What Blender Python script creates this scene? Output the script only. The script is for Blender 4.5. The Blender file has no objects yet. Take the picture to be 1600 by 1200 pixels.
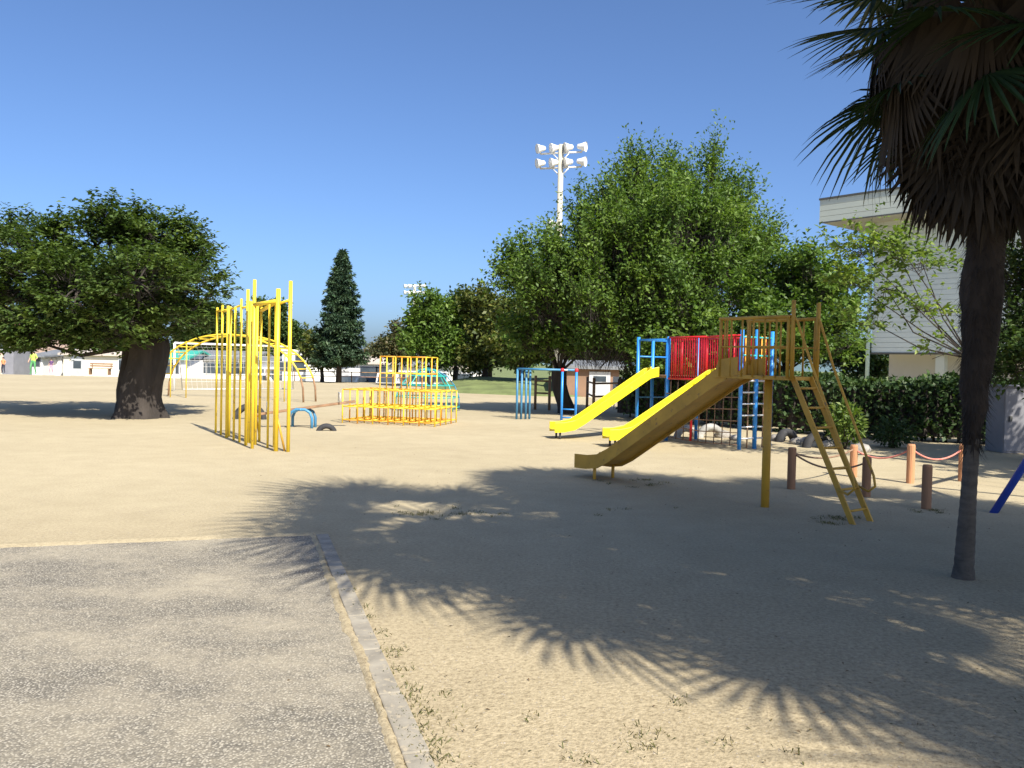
import bpy, math, random
import numpy as np
from mathutils import Vector, Matrix
R = math.radians
random.seed(7)
rng = np.random.default_rng(7)
scene = bpy.context.scene
col = scene.collection

# ------------------------------------------------------------------ camera
F, H = 1320.0, 1.5                       # focal length in photo pixels, eye height in metres
PITCH, ROLL = math.atan2(32, F), R(1.3)
cam_d = bpy.data.cameras.new('camera')
cam = bpy.data.objects.new('camera', cam_d); col.objects.link(cam)
cam_d.sensor_width = 36; cam_d.lens = 36 * F / 1600
cam_d.clip_start = 0.05; cam_d.clip_end = 6000
CM = Matrix.Rotation(R(90) - PITCH, 3, 'X') @ Matrix.Rotation(ROLL, 3, 'Z')
cam.matrix_world = Matrix.Translation((0, 0, H)) @ CM.to_4x4()
scene.camera = cam

# ------------------------------------------------------------------ sky, sun, exposure
SUN_AZ, SUN_EL = R(149), R(44)           # azimuth clockwise from +Y (the view direction)
w = bpy.data.worlds.new('World'); scene.world = w; w.use_nodes = True
nt = w.node_tree
sky = nt.nodes.new('ShaderNodeTexSky'); sky.sky_type = 'NISHITA'; sky.sun_disc = False
sky.sun_elevation = SUN_EL; sky.sun_rotation = SUN_AZ
sky.altitude = 0; sky.air_density = 0.7; sky.dust_density = 2.0; sky.ozone_density = 8.0
bg = nt.nodes['Background'];bg.inputs['Strength'].default_value = 0.115
nt.links.new(sky.outputs[0], bg.inputs[0])
sl = bpy.data.lights.new('sun', 'SUN'); sl.energy = 5.0; sl.angle = R(0.53); sl.color = (1, 0.94, 0.83)
sun = bpy.data.objects.new('sun', sl); col.objects.link(sun)
SD = Vector((math.sin(SUN_AZ) * math.cos(SUN_EL), math.cos(SUN_AZ) * math.cos(SUN_EL), math.sin(SUN_EL)))
sun.rotation_euler = SD.to_track_quat('Z', 'Y').to_euler(); sun.location = (20, -30, 40)
vs = scene.view_settings
vs.view_transform = 'Standard'; vs.look = 'None'; vs.gamma = 1; vs.exposure = 0.79; vs.use_curve_mapping = False

# ------------------------------------------------------------------ placing helpers
def ray(px, py):
    return CM @ Vector(((px - 800) / F, -(py - 600) / F, -1))
def G(px, py, z=0.0):                    # point on the ground seen at that spot
    r = ray(px, py); k = (z - H) / r.z
    return Vector((r.x * k, r.y * k, z))
def P(px, py, d):                        # point at depth d
    r = ray(px, py); k = d / r.y
    return Vector((r.x * k, d, H + r.z * k))

# ------------------------------------------------------------------ mesh helpers
class MB:
    def __init__(s, origin=(0, 0, 0)):
        s.v = []; s.f = []; s.o = Vector(origin); s.mi = []; s.cur = 0
    def add(s, vs_, fs):
        b = len(s.v); s.v += [tuple(Vector(p) - s.o) for p in vs_]
        s.f += [tuple(b + i for i in f) for f in fs]; s.mi += [s.cur] * len(fs)
        return s
    def box(s, c, size, rz=0, M=None):
        x, y, z = (k / 2 for k in size); c = Vector(c)
        Mm = M or Matrix.Rotation(rz, 3, 'Z')
        p = [c + Mm @ Vector(q) for q in ((-x,-y,-z),(x,-y,-z),(x,y,-z),(-x,y,-z),(-x,-y,z),(x,-y,z),(x,y,z),(-x,y,z))]
        return s.add(p, [(0,3,2,1),(4,5,6,7),(0,1,5,4),(1,2,6,5),(2,3,7,6),(3,0,4,7)])
    def tube(s, pts, r, n=8, cap=True):
        pts = [Vector(p) for p in pts]; m = len(pts)
        rs = r if isinstance(r, (list, tuple)) else [r] * m
        V = []; up = None
        for i, p in enumerate(pts):
            t = (pts[min(i+1, m-1)] - pts[max(i-1, 0)]).normalized()
            if up is None:
                up = Vector((0,0,1)) if abs(t.z) < 0.9 else Vector((0,1,0))
            a = t.cross(up)
            if a.length < 1e-5: a = t.orthogonal()
            a.normalize(); b = t.cross(a); up = -b if b.dot(up) < 0 else b
            b = up
            a = up.cross(t).normalized()
            for k in range(n):
                th = 2 * math.pi * k / n
                V.append(p + (a * math.cos(th) + b * math.sin(th)) * rs[i])
        Fc = []
        for i in range(m - 1):
            for k in range(n):
                Fc.append((i*n+k, i*n+(k+1) % n, (i+1)*n+(k+1) % n, (i+1)*n+k))
        if cap:
            Fc.append(tuple(range(n-1, -1, -1))); Fc.append(tuple((m-1)*n+k for k in range(n)))
        return s.add(V, Fc)
    def lathe(s, c, prof, n=16, M=None, cap=True):
        c = Vector(c); M = M or Matrix.Identity(3); V = []; Fc = []; m = len(prof)
        for (r, z) in prof:
            for k in range(n):
                th = 2*math.pi*k/n; V.append(c + M @ Vector((r*math.cos(th), r*math.sin(th), z)))
        for i in range(m-1):
            for k in range(n):
                Fc.append((i*n+k, i*n+(k+1) % n, (i+1)*n+(k+1) % n, (i+1)*n+k))
        if cap:
            Fc.append(tuple(range(n-1, -1, -1))); Fc.append(tuple((m-1)*n+k for k in range(n)))
        return s.add(V, Fc)
    def prism(s, poly, axis):
        k = len(poly); a = Vector(axis); V = [Vector(p) for p in poly] + [Vector(p) + a for p in poly]
        return s.add(V, [tuple(range(k-1, -1, -1)), tuple(range(k, 2*k))] + [(i, (i+1) % k, k+(i+1) % k, k+i) for i in range(k)])
    def mesh(s, name, mats, smooth=False):
        me = bpy.data.meshes.new(name); me.from_pydata(s.v, [], s.f)
        for m in (mats if isinstance(mats, (list, tuple)) else [mats]): me.materials.append(m)
        if len(set(s.mi)) > 1: me.polygons.foreach_set('material_index', s.mi)
        me.update()
        if smooth: me.polygons.foreach_set('use_smooth', [True] * len(me.polygons))
        return me
    def build(s, name, mats, parent=None, smooth=False, bevel=0):
        o = link(name, s.mesh(name, mats, smooth), parent)
        if parent is None: o.location = s.o
        if bevel:
            b = o.modifiers.new('bevel', 'BEVEL'); b.width = bevel; b.segments = 2; b.limit_method = 'ANGLE'
        return o
def link(name, data, parent=None, loc=(0, 0, 0)):
    o = bpy.data.objects.new(name, data); col.objects.link(o); o.location = loc
    if parent: o.parent = parent
    return o
def tag(o, label=None, cat=None, group=None, kind=None):
    if label: o['label'] = label
    if cat: o['category'] = cat
    if group: o['group'] = group
    if kind: o['kind'] = kind
    return o
def thing(name, label, cat, loc, group=None, rz=0):
    o = link(name, None, None, loc); o.rotation_euler = (0, 0, rz); o.empty_display_size = 0.2
    return tag(o, label, cat, group)
def npmesh(name, V, Fq, mat):
    me = bpy.data.meshes.new(name); n = len(Fq); k = Fq.shape[1]
    me.vertices.add(len(V)); me.vertices.foreach_set('co', np.asarray(V, np.float32).ravel())
    me.loops.add(n * k); me.loops.foreach_set('vertex_index', Fq.astype(np.int32).ravel())
    me.polygons.add(n); me.polygons.foreach_set('loop_start', np.arange(0, n * k, k, dtype=np.int32))
    for m in (mat if isinstance(mat, (list, tuple)) else [mat]): me.materials.append(m)
    me.update(calc_edges=True)
    return me

# ------------------------------------------------------------------ materials
def newmat(name):
    m = bpy.data.materials.new(name); m.use_nodes = True; t = m.node_tree
    return m, t, t.nodes['Principled BSDF'], t.nodes.new, t.links.new
def noise(t, vec, scale, detail=4, rough=0.55):
    n = t.nodes.new('ShaderNodeTexNoise'); n.inputs['Scale'].default_value = scale
    n.inputs['Detail'].default_value = detail; n.inputs['Roughness'].default_value = rough
    t.links.new(vec, n.inputs['Vector']); return n.outputs[0]
def ramp(t, fac, stops):
    n = t.nodes.new('ShaderNodeValToRGB'); e = n.color_ramp.elements
    while len(e) < len(stops): e.new(0.5)
    for i, (p, c) in enumerate(stops):
        e[i].position = p; e[i].color = (*c, 1) if len(c) == 3 else c
    t.links.new(fac, n.inputs[0]); return n.outputs[0]
def mix(t, fac, a, b, mode='MIX'):
    n = t.nodes.new('ShaderNodeMix'); n.data_type = 'RGBA'; n.blend_type = mode
    for k, v in ((0, fac), (6, a), (7, b)):
        if hasattr(v, 'links') or hasattr(v, 'is_linked'): t.links.new(v, n.inputs[k])
        else: n.inputs[k].default_value = v if k == 0 else (*v, 1)
    return n.outputs[2]
def objco(t):
    return t.nodes.new('ShaderNodeTexCoord').outputs['Object']
def geoco(t):
    return t.nodes.new('ShaderNodeNewGeometry').outputs['Position']
def bump(t, b, h, strength, dist):
    n = t.nodes.new('ShaderNodeBump'); n.inputs['Strength'].default_value = strength; n.inputs['Distance'].default_value = dist
    t.links.new(h, n.inputs['Height']); t.links.new(n.outputs[0], b.inputs['Normal'])
def plain(name, c, rough=0.6, var=0.15, scale=3, bmp=0.0, metal=0, dirt=None, dirtpos=0.62, stretch=None):
    m, t, b, N, L = newmat(name); v = geoco(t)
    if stretch:
        mp = N('ShaderNodeMapping'); mp.inputs['Scale'].default_value = stretch; L(v, mp.inputs[0]); v = mp.outputs[0]
    n = noise(t, v, scale, 5)
    lo = tuple(max(0, k * (1 - var)) for k in c); hi = tuple(min(1, k * (1 + var)) for k in c)
    o = ramp(t, n, [(0.3, lo), (0.7, hi)])
    if dirt:
        n2 = noise(t, v, scale * 4.3, 6, 0.7)
        o = mix(t, ramp(t, n2, [(dirtpos, (0, 0, 0)), (dirtpos + 0.08, (1, 1, 1))]), o, dirt)
    L(o, b.inputs['Base Color']); b.inputs['Roughness'].default_value = rough; b.inputs['Metallic'].default_value = metal
    if bmp: bump(t, b, noise(t, v, scale * 6, 5), 0.6, bmp)
    return m
def leafmat(name, cols, trans=0.3, rough=0.5, tone=1.3):
    m, t, b, N, L = newmat(name); g = N('ShaderNodeNewGeometry')
    c = ramp(t, g.outputs['Random Per Island'], [(i / max(1, len(cols) - 1), k) for i, k in enumerate(cols)])
    c = mix(t, 1.0, c, ramp(t, noise(t, g.outputs['Position'], tone, 3), [(0.32, (0.72, 0.76, 0.80)), (0.50, (1.0, 1.0, 1.0)), (0.68, (1.34, 1.24, 0.98))]), 'MULTIPLY')
    L(c, b.inputs['Base Color']); b.inputs['Roughness'].default_value = rough
    b.inputs['Specular IOR Level'].default_value = 0.25
    tr = N('ShaderNodeBsdfTranslucent')
    L(mix(t, 1.0, c, (1.25, 1.4, 0.55), 'MULTIPLY'), tr.inputs[0])
    mx = N('ShaderNodeMixShader'); mx.inputs[0].default_value = trans
    L(b.outputs[0], mx.inputs[1]); L(tr.outputs[0], mx.inputs[2]); L(mx.outputs[0], t.nodes['Material Output'].inputs[0])
    return m
def sandmat(name='sand', grit=1.0):
    m, t, b, N, L = newmat(name); v = geoco(t)
    big = noise(t, v, 0.22, 5, 0.6); mid = noise(t, v, 2.2, 6, 0.65); fine = noise(t, v, 38, 4, 0.7)
    c = ramp(t, big, [(0.3, (0.405, 0.345, 0.226)), (0.7, (0.475, 0.408, 0.272))])
    c = mix(t, 0.6, c, ramp(t, mid, [(0.32, (0.86, 0.85, 0.83)), (0.66, (1.04, 1.04, 1.03))]), 'MULTIPLY')
    c = mix(t, 0.75, c, ramp(t, fine, [(0.33, (0.78, 0.76, 0.73)), (0.62, (1.06, 1.05, 1.05))]), 'MULTIPLY')
    vo = N('ShaderNodeTexVoronoi'); vo.inputs['Scale'].default_value = 75; L(v, vo.inputs['Vector'])
    msk = mix(t, 1.0, ramp(t, vo.outputs['Distance'], [(0.16, (1, 1, 1)), (0.26, (0, 0, 0))]), ramp(t, noise(t, v, 0.9, 4), [(0.42, (0.05, 0.05, 0.05)), (0.62, (1, 1, 1))]), 'MULTIPLY')
    c = mix(t, msk, c, (0.24, 0.185, 0.125))
    sp = N('ShaderNodeSeparateXYZ'); L(v, sp.inputs[0]); ad = N('ShaderNodeMath'); ad.operation = 'MULTIPLY_ADD'; ad.inputs[1].default_value = 3.0; L(noise(t, v, 0.7, 5), ad.inputs[0]); L(sp.outputs['Y'], ad.inputs[2])
    mr = N('ShaderNodeMapRange'); mr.inputs[1].default_value = 5.0; mr.inputs[2].default_value = 10.5; mr.inputs[3].default_value = 1; mr.inputs[4].default_value = 0; L(ad.outputs[0], mr.inputs[0])
    gr = mix(t, 0.9, (1.0, 0.985, 0.98), ramp(t, noise(t, v, 34, 6, 0.8), [(0.36, (0.50, 0.48, 0.45)), (0.52, (0.98, 0.97, 0.96)), (0.66, (1.10, 1.09, 1.07))]), 'MULTIPLY')
    c = mix(t, mr.outputs[0], c, mix(t, 1.0, c, gr, 'MULTIPLY'))
    L(c, b.inputs['Base Color']); b.inputs['Roughness'].default_value = 0.95; b.inputs['Specular IOR Level'].default_value = 0.1
    h = mix(t, 0.35, mix(t, 0.45, noise(t, v, 3.2, 6, 0.6), noise(t, v, 60, 6, 0.8)), vo.outputs['Distance'])
    bump(t, b, h, 0.42 * grit, 0.02)
    return m
def aggregate():
    m, t, b, N, L = newmat('washed_aggregate'); v = geoco(t)
    vo = N('ShaderNodeTexVoronoi'); vo.inputs['Scale'].default_value = 95; L(v, vo.inputs['Vector'])
    stone = ramp(t, vo.outputs['Color'], [(0.15, (0.105, 0.096, 0.080)), (0.5, (0.25, 0.228, 0.188)), (0.85, (0.47, 0.43, 0.35))])
    c = mix(t, ramp(t, vo.outputs['Distance'], [(0.38, (0, 0, 0)), (0.60, (1, 1, 1))]), stone, (0.085, 0.08, 0.07))
    mp = N('ShaderNodeMapping'); mp.inputs['Scale'].default_value = (0.8, 1.1, 1); mp.inputs['Rotation'].default_value = (0, 0, R(12)); L(v, mp.inputs[0])
    d = mix(t, 0.34, noise(t, mp.outputs[0], 1.5, 7, 0.66), noise(t, v, 20, 6, 0.8))
    dm = ramp(t, d, [(0.42, (0.14, 0.14, 0.14)), (0.64, (0.74, 0.74, 0.74))])
    c = mix(t, dm, c, (0.43, 0.375, 0.272))
    L(c, b.inputs['Base Color']); b.inputs['Roughness'].default_value = 0.9; b.inputs['Specular IOR Level'].default_value = 0.2
    bump(t, b, vo.outputs['Distance'], 0.35, -0.01)
    return m
def siding(name, c):
    m, t, b, N, L = newmat(name)
    L(ramp(t, noise(t, geoco(t), 0.8, 5), [(0.3, tuple(k * 0.9 for k in c)), (0.7, c)]), b.inputs['Base Color']); b.inputs['Roughness'].default_value = 0.6
    return m

M = dict(
    sand=sandmat(), agg=aggregate(),
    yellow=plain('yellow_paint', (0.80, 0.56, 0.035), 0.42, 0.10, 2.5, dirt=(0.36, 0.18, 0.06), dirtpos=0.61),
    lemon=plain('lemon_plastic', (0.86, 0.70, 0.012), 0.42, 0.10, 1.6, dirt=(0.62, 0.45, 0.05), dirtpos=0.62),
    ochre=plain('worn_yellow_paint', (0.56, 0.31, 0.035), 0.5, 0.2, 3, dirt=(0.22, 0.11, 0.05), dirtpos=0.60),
    orange=plain('orange_paint', (0.78, 0.36, 0.03), 0.45, 0.12, 2.5, dirt=(0.35, 0.14, 0.05), dirtpos=0.66),
    blue=plain('blue_paint', (0.03, 0.24, 0.66), 0.4, 0.12, 3, dirt=(0.08, 0.12, 0.22), dirtpos=0.68),
    navy=plain('dark_blue_paint', (0.02, 0.06, 0.35), 0.4, 0.15, 3),
    steelblue=plain('steel_blue_paint', (0.05, 0.20, 0.36), 0.45, 0.2, 3),
    red=plain('red_paint', (0.62, 0.018, 0.025), 0.4, 0.15, 3),
    teal=plain('teal_paint', (0.03, 0.40, 0.36), 0.4, 0.15, 3),
    white=plain('white_paint', (0.78, 0.78, 0.76), 0.45, 0.06, 2),
    offwhite=plain('white_wall', (0.80, 0.78, 0.74), 0.8, 0.06, 0.5),
    cream=plain('cream_wall', (0.74, 0.68, 0.55), 0.8, 0.06, 0.5),
    pink=plain('pink_wall', (0.66, 0.46, 0.37), 0.8, 0.08, 0.5),
    grey=plain('grey_metal', (0.22, 0.22, 0.24), 0.5, 0.12, 2),
    galv=plain('galvanised_steel', (0.62, 0.63, 0.63), 0.4, 0.1, 4, metal=0.35),
    conc=plain('concrete', (0.40, 0.38, 0.33), 0.9, 0.14, 3, 0.004),
    poleconc=plain('pale_concrete', (0.46, 0.43, 0.34), 0.9, 0.08, 2),
    kerb=plain('kerb_concrete', (0.29, 0.26, 0.205), 0.92, 0.25, 7, 0.005, dirt=(0.40, 0.34, 0.24), dirtpos=0.55),
    kerbsand=plain('sand_covered_kerb', (0.42, 0.36, 0.25), 0.95, 0.16, 6, 0.006, dirt=(0.30, 0.28, 0.23), dirtpos=0.56),
    bark=plain('bark', (0.042, 0.034, 0.028), 0.95, 0.35, 5, 0.03, stretch=(1, 1, 0.25)),
    palmbark=plain('palm_trunk', (0.105, 0.09, 0.072), 0.95, 0.3, 9, 0.02, stretch=(1, 1, 2.5)),
    palmfib=plain('palm_fibre', (0.030, 0.022, 0.016), 0.95, 0.4, 9, 0.02, stretch=(1, 1, 0.3)),
    wood=plain('post_wood_shaded', (0.30, 0.16, 0.085), 0.8, 0.25, 9, 0.006, stretch=(1, 1, 0.15)),  # front barrier posts: palm shade put into a darker wood colour
    wood_sunlit=plain('post_wood_sunlit', (0.52, 0.25, 0.12), 0.8, 0.2, 9, 0.006, stretch=(1, 1, 0.15)),  # same post wood for the back row, sunlight put into the colour
    plank=plain('plank', (0.26, 0.15, 0.08), 0.8, 0.3, 6, 0.004),
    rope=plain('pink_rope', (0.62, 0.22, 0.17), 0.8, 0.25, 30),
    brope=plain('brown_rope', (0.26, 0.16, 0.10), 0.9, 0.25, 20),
    chain=plain('rusty_chain', (0.16, 0.10, 0.07), 0.7, 0.3, 20),
    rubber=plain('tyre_rubber', (0.035, 0.035, 0.037), 0.85, 0.3, 8),
    wrubber=plain('white_painted_tyre', (0.36, 0.35, 0.32), 0.8, 0.3, 5, dirt=(0.08, 0.08, 0.08), dirtpos=0.58),
    stone=plain('stone', (0.30, 0.28, 0.25), 0.9, 0.3, 6, 0.02),
    terra=plain('terracotta', (0.50, 0.20, 0.10), 0.8, 0.15, 5),
    glass=plain('window_glass', (0.05, 0.065, 0.08), 0.12, 0.2, 2),
    roofred=plain('red_brown_roof', (0.28, 0.11, 0.07), 0.7, 0.2, 2),
    roofgrey=plain('grey_roof', (0.17, 0.18, 0.19), 0.7, 0.2, 2),
    rooftan=plain('tan_roof', (0.50, 0.43, 0.36), 0.7, 0.1, 2),
    tealroof=plain('green_sheet_roof', (0.05, 0.36, 0.27), 0.5, 0.1, 2),
    brown=plain('brown_board_wall', (0.24, 0.145, 0.09), 0.8, 0.15, 1.5),
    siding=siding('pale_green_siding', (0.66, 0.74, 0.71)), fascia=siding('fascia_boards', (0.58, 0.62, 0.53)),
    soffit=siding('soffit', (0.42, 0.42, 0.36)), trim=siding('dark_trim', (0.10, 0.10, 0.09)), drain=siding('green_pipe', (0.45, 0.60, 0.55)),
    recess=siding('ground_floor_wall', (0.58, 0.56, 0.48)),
    grassb=plain('grass_bank', (0.14, 0.17, 0.055), 0.95, 0.3, 1.2, 0.05, dirt=(0.42, 0.34, 0.21), dirtpos=0.64),
    hill=plain('far_hills', (0.10, 0.16, 0.17), 0.95, 0.15, 0.01),
    road=plain('asphalt', (0.10, 0.10, 0.10), 0.9, 0.1, 1),
    skin=plain('skin', (0.52, 0.32, 0.22), 0.6, 0.05, 4), hair=plain('hair', (0.02, 0.016, 0.012), 0.6, 0.1, 4),
    carblue=plain('dark_car_paint', (0.055, 0.075, 0.11), 0.2, 0.05, 2), carsilver=plain('silver_car_paint', (0.38, 0.40, 0.42), 0.25, 0.05, 2, metal=0.3),
    carwhite=plain('white_car_paint', (0.75, 0.76, 0.77), 0.25, 0.03, 2),
    lens=plain('lamp_lens', (0.75, 0.74, 0.68), 0.2, 0.05, 2),
    cherry=leafmat('cherry_leaves', [(0.040, 0.070, 0.018), (0.068, 0.112, 0.026), (0.105, 0.152, 0.042), (0.058, 0.096, 0.03)], 0.28),
    zelk=leafmat('zelkova_leaves', [(0.055, 0.105, 0.018), (0.098, 0.172, 0.028), (0.150, 0.225, 0.052), (0.080, 0.140, 0.032)], 0.34),
    pale=leafmat('pale_leaves', [(0.075, 0.14, 0.025), (0.15, 0.22, 0.045), (0.21, 0.27, 0.07), (0.09, 0.15, 0.035)], 0.35),
    dark=leafmat('dark_leaves', [(0.028, 0.058, 0.014), (0.050, 0.088, 0.022), (0.075, 0.115, 0.03)], 0.2),
    olive=leafmat('olive_leaves', [(0.055, 0.080, 0.018), (0.088, 0.115, 0.025), (0.14, 0.14, 0.035), (0.05, 0.085, 0.02)], 0.22),
    spruce=leafmat('spruce_needles', [(0.024, 0.052, 0.028), (0.046, 0.088, 0.046), (0.085, 0.130, 0.075)], 0.08),
    hedge=leafmat('hedge_leaves', [(0.026, 0.055, 0.018), (0.045, 0.085, 0.026), (0.08, 0.12, 0.04)], 0.2),
    brush=leafmat('brown_green_leaves', [(0.045, 0.06, 0.025), (0.09, 0.095, 0.04), (0.12, 0.095, 0.05)], 0.2),
    palm=leafmat('palm_leaf', [(0.020, 0.040, 0.014), (0.032, 0.060, 0.020)], 0.12, 0.4),
    deadpalm=leafmat('dead_palm_leaf', [(0.024, 0.018, 0.012), (0.045, 0.034, 0.022)], 0.08, 0.8),
    grass=leafmat('weed_grass', [(0.07, 0.085, 0.025), (0.13, 0.13, 0.05), (0.22, 0.18, 0.09)], 0.2),
    litter=leafmat('leaf_litter', [(0.10, 0.06, 0.03), (0.20, 0.13, 0.07), (0.07, 0.08, 0.03)], 0.1),
    pebble=plain('pebbles', (0.30, 0.26, 0.20), 0.9, 0.4, 15),
)

# ================================================================== SETTING
def struct(o): return tag(o, kind='structure')
def build_ground():
    # flat playing field, then a bank down to the lower street behind it, one sheet to the horizon
    ys = [-80, -10, 0, 3, 6, 10, 16, 24, 36, 48, 57, 60, 62.5, 70, 90, 140, 300, 900, 3500]
    xs = [-3000, -600, -150, -60, -25, -10, -4, 0, 4, 10, 25, 60, 150, 600, 3000]
    def zz(x, y):
        return 0.0 if y <= 57 else (-1.3 if y >= 62.5 else -1.3 * (y - 57) / 5.5)
    V = [(x, y, zz(x, y)) for y in ys for x in xs]; nx = len(xs)
    Fc = [(j*nx+i, j*nx+i+1, (j+1)*nx+i+1, (j+1)*nx+i) for j in range(len(ys)-1) for i in range(nx-1)]
    mb = MB().add(V, Fc); mb.mi = [1 if ys[f[0] // nx] >= 62.5 else 0 for f in Fc]; struct(mb.build('ground', [M['sand'], M['grassb']]))
build_ground()
# street behind the field
struct(MB().box((-10, 69, -1.29), (260, 6, 0.012)).build('road', M['road']))
# far hills
def hills():
    V = []; Fc = []; n = 80
    for i in range(n + 1):
        x = -2600 + 5200 * i / n
        z = 14 + 13 * math.sin(i * 0.37) + 9 * math.sin(i * 0.83 + 1) + 5 * math.sin(i * 1.7)
        V += [(x, 1900, -3), (x, 2100, max(6, z)), (x, 2500, max(8, z * 1.2))]
    for i in range(n):
        for k in range(2): Fc.append((i*3+k, (i+1)*3+k, (i+1)*3+k+1, i*3+k+1))
    struct(MB().add(V, Fc).build('hills', M['hill'], smooth=True))
hills()
# grass bank in the middle distance
def bank():
    c0 = G(765, 600); V = []; Fc = []; nx, ny = 28, 12
    for j in range(ny + 1):
        for i in range(nx + 1):
            u, v = i / nx, j / ny
            x = -5.2 + 13.0 * u; y = 39.5 + 14.5 * v
            e = min(1, 4 * u) * min(1, 2.6 * (1 - u)); s = math.sin(min(1, v * 1.35) * math.pi / 2) if v < 0.75 else max(0, 1 - (v - 0.75) * 4)
            V.append((x, y + 0.8 * math.sin(u * 9), 0.95 * e * s * (0.85 + 0.15 * math.sin(u * 7 + 2)) - 0.01 - (0.2 if j in (0, ny) or i in (0, nx) else 0)))
    for j in range(ny):
        for i in range(nx):
            a = j*(nx+1)+i; Fc.append((a, a+1, a+nx+2, a+nx+1))
    struct(MB().add(V, Fc).build('grass_bank', M['grassb'], smooth=True))
bank()
# paved pad at the lower left with its kerb
A0, A1 = G(506, 868), G(620, 1200)        # right edge, inner side
B0, B1 = G(0, 851), G(492, 832)           # back edge
corner = G(487, 836); ed = (A1 - corner).normalized(); bd = (B0 - B1).normalized()
pad = [corner, corner + ed * 9.0, corner + ed * 9.0 + bd * 9.0, corner + bd * 9.0]
mb = MB(); mb.prism([Vector((p.x, p.y, -0.1)) for p in pad], (0, 0, 0.106))
PAD = struct(mb.build('paving', M['agg']))
def kerb_run(start, d, n, L, wd, outward, mat, parent, h):
    for i in range(n):
        a = start + d * (i * L + 0.004); b = start + d * ((i + 1) * L - 0.004)
        m = MB(); dz = random.uniform(-0.003, 0.003); ow = outward * (wd + random.uniform(-0.003, 0.003))
        m.prism([Vector((q.x, q.y, -0.12)) for q in (a, b, b + ow, a + ow)], (0, 0, 0.12 + h + dz))
        m.build('kerb_stone', mat, parent, bevel=0.006)
nrm = Vector((-ed.y, ed.x, 0));  nrm = nrm if nrm.x > 0 else -nrm
nbk = Vector((-bd.y, bd.x, 0));  nbk = nbk if nbk.y > 0 else -nbk
kerb = struct(link('kerb', None))
kerb_run(corner + nrm * 0.035, ed, 12, 0.6, 0.105, nrm, M['kerb'], kerb, 0.012)
kerb_run(corner + nbk * 0.01 + ed * 0.0, bd, 12, 0.6, 0.105, nbk, M['kerbsand'], kerb, 0.010)
def drift(name, start, d, outw, n, step, lo, hi, z, mat, parent):
    V = []; r2 = random.Random(4); a = b = 0.0
    for i in range(n + 1):
        a = 0.75 * a + r2.uniform(-1, 1) * 0.5; b = 0.75 * b + r2.uniform(-1, 1) * 0.5
        p = start + d * (i * step); w0, w1 = lo + 0.018 * a, hi + 0.024 * b
        for wd, zz in ((w0, z - .012), ((w0 * 2 + w1) / 3, z + .002), ((w0 + 2 * w1) / 3, z + .003), (w1, z - .014)): q = p + outw * wd; V.append(Vector((q.x, q.y, zz)))
    return MB().add(V, [(i*4+k, (i+1)*4+k, (i+1)*4+k+1, i*4+k+1) for i in range(n) for k in range(3)]).build(name, mat, parent, smooth=True)
drift('sand_drift', corner - ed * 0.02, ed, nrm, 180, 0.04, -0.018, 0.048, 0.0135, M['sand'], kerb)
drift('sand_drift', corner + nrm * .14, bd, nbk, 190, 0.04, -0.05, 0.15, 0.0165, M['sand'], kerb)

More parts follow.
